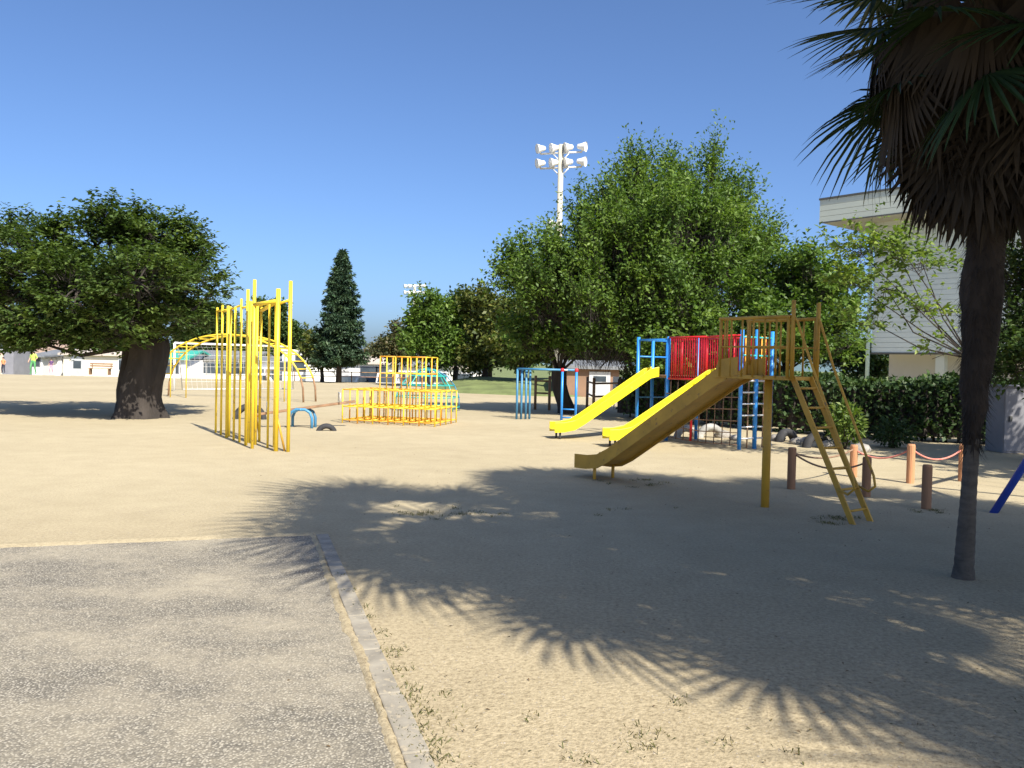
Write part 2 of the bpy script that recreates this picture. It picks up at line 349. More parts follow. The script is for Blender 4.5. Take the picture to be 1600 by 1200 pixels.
# ================================================================== VEGETATION
def unit(n):
    q = rng.normal(size=(n, 3)); return q / np.linalg.norm(q, axis=1, keepdims=True)
def leafquads(p, d, L, W, upb, fold=0.18):
    n = len(p); nn = unit(n) + np.array([0, 0, upb]); nn /= np.linalg.norm(nn, axis=1, keepdims=True)
    d = d - nn * np.sum(d * nn, 1, keepdims=True); d /= np.linalg.norm(d, axis=1, keepdims=True) + 1e-9
    s = np.cross(nn, d); L = (L * rng.uniform(0.65, 1.25, n))[:, None]; Wv = L * W
    a = p; c = p + d * L - nn * L * 0.12
    b = p + d * L * 0.48 + s * Wv * 0.5 + nn * L * fold * 0.5; e = p + d * L * 0.48 - s * Wv * 0.5 + nn * L * fold * 0.5
    V = np.stack([a, b, c, e], 1).reshape(-1, 3)
    return V, np.arange(4 * n).reshape(n, 4)
def tree(name, label, base, lobes, trunk_r, fork_z, leaf, leafm, twigs, per_twig=9, twig_len=0.5, up=0.2, out=1.0, clump=0.42, nclump=9,
         flat=1.0, upb=0.9, barkm='bark', group=None, cat='tree', lean=(0, 0), inner=0.25, width=0.55, extra_trunks=()):
    base = Vector(base); t = thing(name, label, cat, base, group); tb = MB(base); bo = np.array(base)
    def trunk(b0, r0):
        fk_ = Vector((b0.x + lean[0], b0.y + lean[1], fork_z)); ns, nr = (30, 16) if r0 > .2 else (14, 9); V = []; ph = b0.x * 3
        for i in range(nr):
            k = i / (nr - 1); q = b0.lerp(fk_, k); q.x += 0.22 * r0 * math.sin(k * 5 + b0.x); q.z -= 0.06 * (i == 0)
            for m_ in range(ns):
                th = 2 * math.pi * m_ / ns
                f = (1 - 0.08 * k) * (1 + 0.075 * math.sin(7 * th + 2 * math.sin(k * 4) + ph) + 0.04 * math.sin(13 * th - 3 * k + ph) + random.uniform(-.03, .03))
                f *= 1 + (1 - k) ** 8 * (0.10 + 0.40 * max(0, math.cos(5 * th + ph)) ** 2) + 0.22 * max(0, k - .75) * (1 + math.cos(3 * th + ph))
                V.append(q + Vector((math.cos(th), math.sin(th), 0)) * r0 * f)
        tb.add(V, [(i*ns+m_, i*ns+(m_+1) % ns, (i+1)*ns+(m_+1) % ns, (i+1)*ns+m_) for i in range(nr-1) for m_ in range(ns)] + [tuple((nr-1)*ns+m_ for m_ in range(ns))])
        return fk_
    fk = trunk(base, trunk_r)
    for (ex, ey, er) in extra_trunks: trunk(base + Vector((ex, ey, 0)), er)
    Pp = []; Dd = []
    for (x, y, z, rx, ry, rz) in lobes:
        c = Vector((x, y, z)); mid = fk.lerp(c, 0.5) + Vector((random.uniform(-.2, .2), random.uniform(-.2, .2), -0.12 * (c - fk).length * (1 if up < 0.5 else -0.3)))
        lr = trunk_r * 0.42 * min(1.2, max(0.35, (rx * rz) ** 0.5 / 1.6))
        tb.tube([fk - Vector((0, 0, 0.15)), mid, c], [lr, lr * 0.7, lr * 0.4], 7)
        cl = []
        for k in range(nclump):
            q = unit(1)[0] * rng.uniform(0.45, 0.95); cc = np.array([x + q[0]*rx, y + q[1]*ry, z + q[2]*rz]); s = rng.uniform(0.7, 1.3) * clump
            cl.append((cc, np.array([rx*s, ry*s, rz*s*flat])))
            if k % 2 == 0:
                e = Vector(cc); tb.tube([c, c.lerp(e, 0.5) + Vector((0, 0, random.uniform(-.1, .1) * rz)), e], [lr * 0.3, lr * 0.2, lr * 0.08], 5)
        cl.append((np.array([x, y, z]), np.array([rx, ry, rz]) * 0.8))
        tot = int(twigs * (rx*ry + rx*rz + ry*rz))
        for k, (cc, rr) in enumerate(cl):
            n = int(tot * (inner if k == len(cl) - 1 else (1 - inner) / nclump))
            if n < 1: continue
            q = unit(n); rad = rng.uniform(0, 1, (n, 1)) ** 0.42
            p = cc + q * rr * rad
            o = p - np.array([x, y, z - 0.5 * rz]); o /= np.linalg.norm(o, axis=1, keepdims=True) + 1e-6
            d = o * out + unit(n) * 0.55 + np.array([0, 0, up]); d /= np.linalg.norm(d, axis=1, keepdims=True)
            Pp.append(p); Dd.append(d)
    p = np.concatenate(Pp); d = np.concatenate(Dd); n = len(p)
    tl = rng.uniform(0.5, 1.35, (n, 1)) * twig_len; sw = np.cross(d, unit(n)); sw /= np.linalg.norm(sw, axis=1, keepdims=True) + 1e-6; sw *= 0.05 * leaf
    tv = np.stack([p - d * twig_len * .5 - sw, p - d * twig_len * .5 + sw, p + d * tl], 1).reshape(-1, 3) - bo
    link('twigs', npmesh('twigs', tv, np.arange(3 * n).reshape(n, 3), M[barkm]), t)
    p = np.repeat(p, per_twig, 0); d = np.repeat(d, per_twig, 0)
    tt = rng.uniform(0, 1, (len(p), 1)) * np.repeat(tl, per_twig, 0)
    jit = unit(len(p)) * leaf * rng.uniform(0.1, 0.9, (len(p), 1)); jit[:, 2] *= flat
    ld = d + unit(len(p)) * 0.9; ld[:, 2] -= 0.15
    V, Fq = leafquads(p + d * tt + jit - bo, ld, leaf, width, upb)
    tb.build('trunk', M[barkm], t, smooth=True)
    link('crown', npmesh('crown', V, Fq, M[leafm]), t)
    return t
def lobe(px, py, d, wpx, hpx, depth=None):
    c = P(px, py, d); k = d / F
    return (c.x, c.y, c.z, wpx * k, depth if depth else wpx * k, hpx * k)

# broad dark cherry on the left
cb = G(224, 653); D = cb.y
ch = [lobe(70, 408, D - .3, 66, 44), lobe(150, 385, D + .5, 70, 44), lobe(250, 385, D + .2, 60, 40), lobe(180, 345, D, 36, 22),
      lobe(35, 450, D, 58, 38), lobe(120, 450, D - 1.6, 80, 45), lobe(215, 440, D - 1.9, 76, 48), lobe(300, 430, D - .2, 48, 44),
      lobe(85, 510, D - .6, 70, 24), lobe(190, 505, D - 1.6, 60, 28), lobe(285, 495, D, 50, 28), lobe(20, 370, D + 1, 36, 32),
      lobe(140, 470, D + 1.8, 110, 70), lobe(250, 460, D + 1.8, 80, 60), lobe(332, 455, D + .4, 20, 14), lobe(285, 385, D + .6, 36, 28),
      lobe(-60, 440, D + .5, 60, 60), lobe(95, 532, D - .4, 60, 16), lobe(160, 528, D - .9, 50, 18), lobe(160, 322, D, 12, 12), lobe(230, 352, D + .3, 30, 16), lobe(60, 535, D + .8, 50, 16)]
tree('cherry_tree', 'broad dark cherry tree with thick black trunk at the left of the sandy yard', cb, ch, 0.45, 1.9, 0.125, 'cherry', 165,
     per_twig=13, twig_len=0.46, up=0.02, out=1.1, clump=0.27, nclump=17, inner=0.07, flat=0.5, upb=1.6, extra_trunks=((-0.58, 0.8, 0.34),))

# big upswept tree in the centre right
bb = G(1035, 660, 0); bb = Vector((P(1035, 640, 25).x, 25, 0)); D = 25
bigl = [lobe(1030, 440, D, 130, 70, 1.9), lobe(1000, 352, D, 66, 52), lobe(1088, 350, D, 58, 56), lobe(1112, 408, D - .3, 66, 52), lobe(925, 410, D - .4, 62, 50),
        lobe(1002, 300, D, 22, 40), lobe(1052, 300, D + .3, 20, 36), lobe(1106, 295, D, 15, 46), lobe(1146, 335, D, 22, 30), lobe(1172, 395, D, 34, 28),
        lobe(950, 365, D, 40, 40), lobe(908, 348, D, 12, 24), lobe(870, 455, D - .5, 60, 46), lobe(1060, 380, D - 1.2, 90, 60), lobe(985, 420, D - 1.4, 80, 60),
        lobe(1075, 480, D - 1.3, 110, 50), lobe(960, 490, D - 1.0, 80, 46), lobe(1176, 448, D + .2, 42, 36), lobe(958, 330, D, 18, 26), lobe(1116, 258, D, 8, 24), lobe(985, 275, D, 10, 22), lobe(1160, 312, D, 9, 18), lobe(1198, 390, D + .2, 12, 20), lobe(935, 546, D - .8, 60, 18), lobe(1005, 548, D - .8, 60, 20)]
tree('zelkova_tree', 'tallest upswept bright green tree behind the red bridge climber', bb, bigl, 0.34, 2.2, 0.125, 'zelk', 165,
     per_twig=13, twig_len=1.05, up=1.1, out=0.8, clump=0.25, nclump=17, inner=0.06, width=.46, flat=0.95, upb=0.8)
# smaller tree with the leaning trunk by the monkey bars
b2 = G(884, 646)
D = b2.y
tree('leaning_tree', 'low spreading tree with dark leaning trunk beside the blue monkey bars', b2,
     [lobe(850, 470, D, 60, 44), lobe(815, 440, D, 36, 34), lobe(900, 500, D - .6, 66, 40), lobe(840, 520, D - .2, 48, 30), lobe(790, 440, D + .2, 22, 14), lobe(822, 405, D, 14, 22),
      lobe(930, 460, D, 46, 44), lobe(880, 535, D - .2, 50, 20), lobe(960, 530, D - .3, 54, 26)], 0.24, 1.35, 0.14, 'zelk', 150, per_twig=12, twig_len=0.8, up=0.5, clump=0.27, nclump=14, inner=0.08, flat=0.7, upb=1.0, lean=(-0.25, 0.1))
# tree right of the big one, filling in above the hedge
b3 = P(1225, 660, 22); b3.z = 0; D = 22
tree('round_tree', 'mid green tree between the tallest tree and the pale school building', b3,
     [lobe(1215, 470, D, 70, 46), lobe(1270, 455, D - .5, 58, 42), lobe(1180, 520, D - .6, 70, 42), lobe(1262, 530, D - .8, 66, 46), lobe(1310, 520, D - .3, 34, 44), lobe(1120, 540, D - .4, 70, 40), lobe(1240, 410, D, 30, 22),
      lobe(1060, 555, D + .3, 60, 34)], 0.2, 1.6, 0.14, 'zelk', 140, per_twig=12, twig_len=0.65, up=0.3, clump=0.27, nclump=15, inner=0.08, flat=0.6, upb=1.0)
# pale-leaved tree with bare branches in front of the school
b4 = P(1513, 660, 13.6); b4.z = 0; D = 13.6
tree('pale_tree', 'pale green tree spreading bare branches leftwards in front of the school', b4,
     [lobe(1345, 395, D, 40, 22), lobe(1400, 390, D + .3, 46, 20), lobe(1440, 410, D, 40, 16), lobe(1330, 440, D, 38, 20), lobe(1385, 450, D - .2, 30, 14), lobe(1450, 480, D - .4, 36, 14), lobe(1355, 500, D, 32, 24),
      lobe(1395, 370, D + .3, 22, 12), lobe(1470, 545, D, 20, 14)], 0.10, 1.9, 0.10, 'pale', 150, per_twig=9, twig_len=0.4, up=0.15, clump=0.42, nclump=7, flat=0.5, upb=1.2)
b5 = Vector((10.0, 14.6, 0)); D = 14.6
tree('shade_tree', 'dark leafy tree at the right edge beside the palm trunk', b5,
     [lobe(1585, 430, D, 46, 40), lobe(1570, 510, D, 40, 44), lobe(1610, 560, D - .5, 50, 36), lobe(1660, 460, D, 90, 80), lobe(1700, 360, D, 90, 60), lobe(1640, 350, D - 1, 50, 40), lobe(1580, 575, D - .6, 34, 26)],
     0.2, 1.9, 0.11, 'dark', 170, per_twig=11, twig_len=0.4, up=0.1, clump=0.42, nclump=9, flat=0.6, upb=1.0)
b6 = Vector((12.2, 10.2, 0)); D = 10.2
tree('roadside_tree', 'leafy tree standing outside the right edge whose shade falls on the hedge', b6,
     [(10.6, 10.0, 4.2, 1.6, 1.6, 1.0), (12.2, 10.4, 5.0, 1.8, 1.8, 1.2), (11.2, 11.6, 4.0, 1.6, 1.6, 1.0), (13.2, 9.4, 4.2, 1.6, 1.6, 1.1)],
     0.2, 2.4, 0.14, 'dark', 90, per_twig=10, twig_len=0.4, up=0.1, clump=0.42, nclump=8, flat=0.6, upb=1.0)

# distant trees
def far_tree(name, label, px, d, lobes, leafm, leaf=0.22, twigs=26, tr=0.18, fz=1.2, z0=0, up=0.3, flat=0.8, per=8, group='trees along the far side of the field'):
    b = P(px, 590, d); b.z = z0
    return tree(name, label, b, [lobe(*(l[:2]), d + (l[4] if len(l) > 4 else 0), l[2], l[3]) for l in lobes], tr, fz, leaf, leafm, twigs, per_twig=per, twig_len=leaf * 3, up=up, clump=0.42, nclump=8, flat=flat, upb=0.9, group=group)
far_tree('broadleaf_tree', 'rounded bright green tree just right of the small floodlight mast', 672, 50, [(672, 520, 34, 44), (665, 480, 20, 22), (690, 540, 30, 36), (655, 550, 22, 24), (692, 500, 22, 24)], 'zelk', 0.26, 100)
far_tree('broadleaf_tree', 'narrow green tree with two pointed tops beside the rounded bright one', 712, 54, [(710, 490, 14, 30), (722, 530, 26, 34), (705, 550, 24, 28), (716, 475, 10, 14)], 'dark', 0.26, 100)
far_tree('broadleaf_tree', 'olive tree with brownish top left of the tallest tree', 757, 50, [(750, 490, 26, 28), (775, 510, 34, 36), (745, 540, 30, 32), (790, 540, 36, 32), (740, 475, 14, 14)], 'olive', 0.26, 100)
far_tree('broadleaf_tree', 'dark olive tree showing behind the blue monkey bars', 815, 46, [(812, 505, 32, 34), (825, 540, 40, 30), (800, 550, 30, 22), (850, 540, 34, 28)], 'olive', 0.26, 100)
far_tree('broadleaf_tree', 'small brownish tree left of the rounded bright one', 618, 66, [(618, 535, 18, 18), (610, 552, 22, 12), (628, 550, 18, 16), (622, 520, 9, 9)], 'brush', 0.28, 100, z0=-1.3)
far_tree('broadleaf_tree', 'bushy tree with low forked stems at the left foot of the spruce', 503, 56, [(497, 548, 22, 18), (512, 562, 22, 14), (486, 557, 12, 13), (505, 533, 18, 11)], 'olive', 0.26, 100, tr=0.12, fz=0.9)
far_tree('broadleaf_tree', 'dark round tree behind the yellow climbing poles', 425, 84, [(420, 500, 26, 26), (440, 520, 24, 22), (410, 530, 26, 28), (460, 528, 20, 12), (425, 545, 30, 14)], 'dark', 0.32, 100, z0=-1.3)
far_tree('broadleaf_tree', 'dark tree between the cherry trunk and the climbing poles', 330, 84, [(330, 505, 26, 30), (350, 530, 30, 22), (310, 520, 24, 24), (300, 545, 34, 16), (370, 545, 26, 14)], 'dark', 0.32, 100, z0=-1.3)
far_tree('broadleaf_tree', 'low green tree at the left edge below the cherry branches', 10, 75, [(5, 500, 22, 14), (-20, 505, 26, 18)], 'olive', 0.32, 100, z0=-1.3, fz=2.5)
far_tree('broadleaf_tree', 'hazy small trees behind the low white houses near the spruce', 585, 100, [(578, 562, 16, 8), (592, 560, 14, 10), (600, 566, 14, 8)], 'brush', 0.4, 100, z0=-1.3, fz=0.6)

far_tree('broadleaf_tree', 'dark tree line tree behind the brown shed', 910, 62, [(895, 548, 40, 22), (945, 552, 44, 20), (860, 552, 34, 20), (985, 555, 34, 20)], 'dark', 0.3, 90, z0=-1.3)
far_tree('broadleaf_tree', 'dark bushy tree behind the lower corner of the school', 1335, 44, [(1345, 565, 34, 26), (1305, 562, 30, 26), (1380, 572, 26, 20)], 'dark', 0.24, 90)
far_tree('broadleaf_tree', 'low dark tree above the grass bank under the olive trees', 765, 68, [(760, 562, 34, 14), (800, 562, 34, 16), (725, 566, 26, 10)], 'dark', 0.3, 90, z0=-1.3)

def spruce(px, py, d, top_py, half_px):
    b = P(px, py, d); b.z = 0
    t = thing('spruce_tree', 'tall pointed dark spruce standing alone at the far edge of the field', 'tree', b)
    zt = P(px + 4, top_py, d).z; rm = half_px * d / F
    tb = MB(); tb.tube([(0, 0, -.05), (0.05, 0, zt * .5), (0.12, 0, zt)], [0.2, 0.12, 0.02], 8)
    Pp = []; Dd = []; z = 1.35
    while z < zt - 0.1:
        k = (zt - z) / (zt - 0.9); r = rm * (k ** 0.72) * (1.0 if k < 0.93 else 0.85); nb = int(9 + 10 * k)
        for i in range(nb):
            a = rng.uniform(0, 2 * math.pi); rr = r * rng.uniform(0.60, 1.25); ns = max(4, int(rr * 30))
            s = np.sort(rng.uniform(0.12, 1, ns)); dirv = np.array([math.cos(a), math.sin(a), 0])
            sag = -0.22 * rr * s + 0.16 * rr * s ** 3
            side = np.array([-math.sin(a), math.cos(a), 0]); sw = rng.uniform(-1, 1, ns) * 0.22 * rr * (1.15 - s)
            p = dirv * (s * rr)[:, None] + side * sw[:, None]; p[:, 2] = z + sag + rng.uniform(-.05, .05, ns); p[:, 0] += 0.12 * z / zt
            Pp.append(p); Dd.append(np.tile(dirv, (ns, 1)) + side * np.sign(sw)[:, None] * 0.7 + np.array([0, 0, 0.05]))
            if i % 4 == 0: tb.tube([(0.12*z/zt, 0, z), tuple(p[-1])], [0.03, 0.008], 4)
        z += 0.22 if k > .3 else 0.16
    p = np.concatenate(Pp); dd = np.concatenate(Dd); p = np.repeat(p, 3, 0); dd = np.repeat(dd, 3, 0) + unit(len(p)) * 0.6
    V, Fq = leafquads(p + unit(len(p)) * 0.06, dd, 0.27, 0.30, 0.9)
    tb.build('trunk', M['bark'], t, smooth=True); link('crown', npmesh('crown', V, Fq, M['spruce']), t)
spruce(529, 598, 55, 388, 44)

# hedge behind the climbers
def hedge():
    pts = [P(985, 640, 25), P(1090, 640, 23), P(1220, 640, 20.5), P(1350, 640, 19.2), P(1480, 640, 18.4), P(1620, 640, 17.8), P(1720, 640, 17.5)]
    pts = [Vector((p.x, p.y, 0)) for p in pts]; o = pts[3]
    t = thing('hedge', 'long clipped dark green hedge running behind the climbers to the right', 'hedge', o)
    n = 26000; seg = rng.integers(0, len(pts) - 1, n); k = rng.uniform(0, 1, n)
    a = np.array([list(p) for p in pts]); c = a[seg] * (1 - k)[:, None] + a[seg + 1] * k[:, None]
    q = unit(n); rad = rng.uniform(0, 1, n) ** 0.3; xx = c[:, 0]
    hz = 1.36 + 0.07 * np.sin(xx * 2.1) + 0.05 * np.sin(xx * 5.3 + 1)
    off = np.sign(q[:, :2]) * np.abs(q[:, :2]) ** 0.5 * 0.48 * rad[:, None]
    p = np.stack([c[:, 0] + off[:, 0], c[:, 1] + off[:, 1], 0.08 + (hz - 0.08) * rng.uniform(0, 1, n) ** 0.8], 1)
    V, Fq = leafquads(p - np.array(o), unit(n) + np.array([0, -0.4, 0.3]), 0.13, 0.6, 0.5)
    link('foliage', npmesh('foliage', V, Fq, M['hedge']), t)
    sb = MB(o)
    for i in range(len(pts) - 1):
        for j in range(7):
            b = pts[i].lerp(pts[i+1], j / 7); sb.tube([b - Vector((0, 0, .05)), b + Vector((random.uniform(-.1, .1), random.uniform(-.1, .1), 1.15))], [0.03, 0.012], 5)
            sb.box(b + Vector((0, 0, 0.62)), (0.75, 0.22, 1.0), 0.3)
    sb.build('stems', M['bark'], t)
hedge()
def shrub(name, label, base, r, h, leafm, n, leaf):
    t = thing(name, label, 'shrub', base); sb = MB()
    for i in range(6):
        a = i * 1.05; sb.tube([(0, 0, -.03), (0.4*r*math.cos(a), 0.4*r*math.sin(a), h*.45), (0.7*r*math.cos(a), 0.7*r*math.sin(a), h*.8)], [0.015, 0.01, 0.005], 5)
    sb.build('stem', M['bark'], t)
    q = unit(n); rad = rng.uniform(0, 1, (n, 1)) ** 0.4; p = q * rad * np.array([r, r, h * .46]) + np.array([0, 0, h * .54])
    V, Fq = leafquads(p, q + unit(n) * .6 + np.array([0, 0, .4]), leaf, 0.4, 0.8)
    link('foliage', npmesh('foliage', V, Fq, M[leafm]), t)
shrub('bright_shrub', 'bright yellow green shrub growing behind the slide ladder', G(1320, 702), 0.34, 0.92, 'pale', 900, 0.12)
shrub('low_shrub', 'small glossy shrub at the foot of the hedge near the palm', G(1395, 700), 0.4, 0.55, 'hedge', 700, 0.11)

# ------------------------------------------------------------------ windmill palms
def fan_mesh(name, seed, radius, nseg, spread, droop, split, pet, mats, fold, hang=0.0):
    r = random.Random(seed); mb = MB()
    # petiole along +X from the origin, blade hub at (pet,0,0)
    pts = [Vector((pet * k / 5, 0, -0.10 * pet * (k / 5) ** 2)) for k in range(6)]
    mb.cur = 0; mb.tube(pts, [0.016, 0.013, 0.011, 0.010, 0.009, 0.008], 5)
    hub = pts[-1]; HM = Matrix.Rotation(hang, 3, 'Y')
    for i in range(nseg):
        u = (i + 0.5) / nseg * 2 - 1; a = u * spread; L = radius * (1 - 0.22 * abs(u) ** 2) * r.uniform(0.88, 1.08)
        da = spread / nseg; w0 = 0.006; ws = radius * split * da * (1.5 if hang else 1.0)
        dr = droop * r.uniform(0.7, 1.4); cup = fold
        def pt(s, off):
            rad = L * s; ang = a + (off / max(rad, 0.02))
            x = rad * math.cos(ang); y = rad * math.sin(ang)
            z = -dr * L * s ** 2.6 - cup * abs(math.sin(a)) * rad * 0.7
            return hub + HM @ Vector((x, y, z))
        rows = [(0.03, w0), (split * 0.6, ws * 0.6), (split, ws), (0.55, ws * 1.05), (0.78, ws * 0.72), (0.93, ws * 0.3), (1.0, 0.001)]
        V = []
        for (s, wd) in rows:
            m_ = pt(s, 0); m_.z -= wd * 0.55
            V += [pt(s, -wd), m_, pt(s, wd)]
        Fc = []
        for k in range(len(rows) - 1):
            Fc += [(k*3, k*3+1, k*3+4, k*3+3), (k*3+1, k*3+2, k*3+5, k*3+4)]
        mb.add(V, Fc)
    return mb.mesh(name, mats)
GREEN = [fan_mesh('palm_fan', s, 0.70, 30, R(118 + 10 * (s % 3)), 0.14 + 0.10 * (s % 4), 0.31, 0.72 + 0.08 * (s % 3), [M['palm']], 0.25 + 0.1 * (s % 3)) for s in range(6)]
HANG = [R(78), R(64), R(48), R(32), R(16)]
DEAD = [fan_mesh('dead_palm_fan', 20 + s, 0.78, 22, R(40 + 7 * s), 0.06, 0.46, 0.62 - 0.07 * s, [M['deadpalm']], 0.25, HANG[s]) for s in range(5)]
def palm(label, base, top_z, trunk_low, trunk_high, trans_z, skirt_z, n_green, n_dead, seed, lean=(0, 0), size=1.0, rmax=1.0):
    r = random.Random(seed); base = Vector(base)
    t = thing('windmill_palm', label, 'palm tree', base, 'windmill palms along the right of the yard')
    def ax(z): k = z / top_z; return Vector((lean[0] * k, lean[1] * k, z))
    zk = [0, .08, .5, 1.0, 1.25, 1.55, 2.0, 99]; rk = [.080, .064, .056, .051, .078, .104, .136, .136]
    def rad(z): return float(np.interp(z * 0.98 / trans_z, zk, rk)) * (1 + 0.04 * math.sin(z * 7))
    lo = MB(); zs = [-0.05 + (trans_z + 0.1) * i / 30 for i in range(31)]
    lo.tube([ax(z) for z in zs], [rad(z) * (1 + 0.05 * (i % 2)) for i, z in enumerate(zs)], 12, cap=True); lo.build('lower_trunk', M['palmbark'], t, smooth=True)
    hi = MB(); zs = [trans_z + (top_z - trans_z) * i / 26 for i in range(27)]
    hi.tube([ax(z) + Vector((r.uniform(-1, 1), r.uniform(-1, 1), 0)) * 0.012 for z in zs], [rad(z) * r.uniform(0.92, 1.08) for z in zs], 14); hi.build('fibrous_trunk', M['palmfib'], t, smooth=True)
    # shaggy fibres hanging off the trunk
    n = 4200; z = rng.uniform(trans_z - 0.03, top_z, n); a = rng.uniform(0, 2 * math.pi, n)
    rr = np.array([rad(k) for k in z]); o = np.stack([np.cos(a), np.sin(a), np.zeros(n)], 1)
    p = np.stack([lean[0] * z / top_z, lean[1] * z / top_z, z], 1) + o * (rr * 0.96)[:, None]; ln = rng.uniform(0.05, 0.17, n)[:, None]
    dn = o * rng.uniform(0.1, 0.75, (n, 1)) + np.stack([rng.normal(0, .3, n), rng.normal(0, .3, n), -np.ones(n)], 1); dn /= np.linalg.norm(dn, axis=1, keepdims=True)
    s = np.cross(o, dn) * 0.0045
    V = np.stack([p - s, p + s, p + dn * ln], 1).reshape(-1, 3)
    tag(link('fibre', npmesh('fibre', V, np.arange(3 * n).reshape(n, 3), M['palmfib']), t), kind='stuff')
    def place(me, nm, z, az, el, sc, roll):
        ob = link(nm, me, t); c = ax(z)
        Mx = Matrix.Rotation(az, 4, 'Z') @ Matrix.Rotation(-el, 4, 'Y') @ Matrix.Rotation(roll, 4, 'X')
        off = Vector((math.cos(az), math.sin(az), 0)) * rad(z) * 0.8
        ob.matrix_local = Matrix.Translation(c + off) @ Mx @ Matrix.Diagonal((sc, sc, sc, 1))
    for i in range(n_green):
        k = i / n_green; az = i * 2.39996 + r.uniform(-.25, .25); el = R(78) - k * R(118) + r.uniform(-.12, .12)
        place(GREEN[r.randrange(len(GREEN))], 'palm_leaf', top_z - 0.05 - 0.6 * k, az, el, size * r.uniform(0.9, 1.12), r.uniform(-.4, .4))
    for i in range(n_dead):
        k = i / n_dead; az = i * 2.39996 + r.uniform(-.4, .4); v = min(4, max(0, int(k * 5 + r.uniform(-.9, .9)))); el = -(R(84) - HANG[v]) + r.uniform(-.10, .14)
        place(DEAD[v], 'dead_palm_leaf', top_z - 0.30 - (top_z - skirt_z - 1.42) * k, az, el, size * r.uniform(0.85, 1.15), r.uniform(-.22, .22))
    return t
PB = G(1505, 903)
palm('windmill palm with shaggy dark trunk and brown skirt at the right of the yard', PB, 4.6, 0.068, 0.145, 0.98, 2.45, 44, 200, 3, lean=(0.16, 0.05))
palm('tall windmill palm beside the camera, only its fan shadow and lowest fronds showing', (2.95, 2.1, 0), 6.5, 0.075, 0.14, 1.4, 5.0, 38, 16, 5, size=1.42)
palm('windmill palm outside the right edge shading the visible palm', (5.3, 3.9, 0), 6.9, 0.075, 0.14, 1.2, 5.0, 80, 60, 9, size=1.2)
palm('windmill palm outside the right edge nearest the swing', (6.9, 4.9, 0), 5.2, 0.075, 0.14, 1.1, 3.4, 80, 60, 11, size=1.15)
palm('windmill palm outside the right edge level with the camera', (4.0, 1.15, 0), 5.9, 0.075, 0.14, 1.2, 4.3, 30, 16, 13, size=1.32)
palm('windmill palm outside the right edge, second from the camera', (5.9, 2.3, 0), 6.3, 0.075, 0.14, 1.2, 4.4, 80, 60, 15, size=1.2)
palm('windmill palm outside the frame just behind the camera on the right', (7.5, 0.9, 0), 5.8, 0.075, 0.14, 1.2, 4.0, 60, 40, 17, size=1.15)
palm('windmill palm outside the frame farthest behind the camera on the right', (6.2, -2.75, 0), 5.6, 0.075, 0.14, 1.2, 3.8, 40, 20, 19, size=1.2)

# ================================================================== PLAY EQUIPMENT
def pipe(parent, name, o, pts, r, mat, n=8):
    m = MB(o); m.tube(pts, r, n); return m.build(name, mat, parent, smooth=True)
Z = Vector((0, 0, 1))
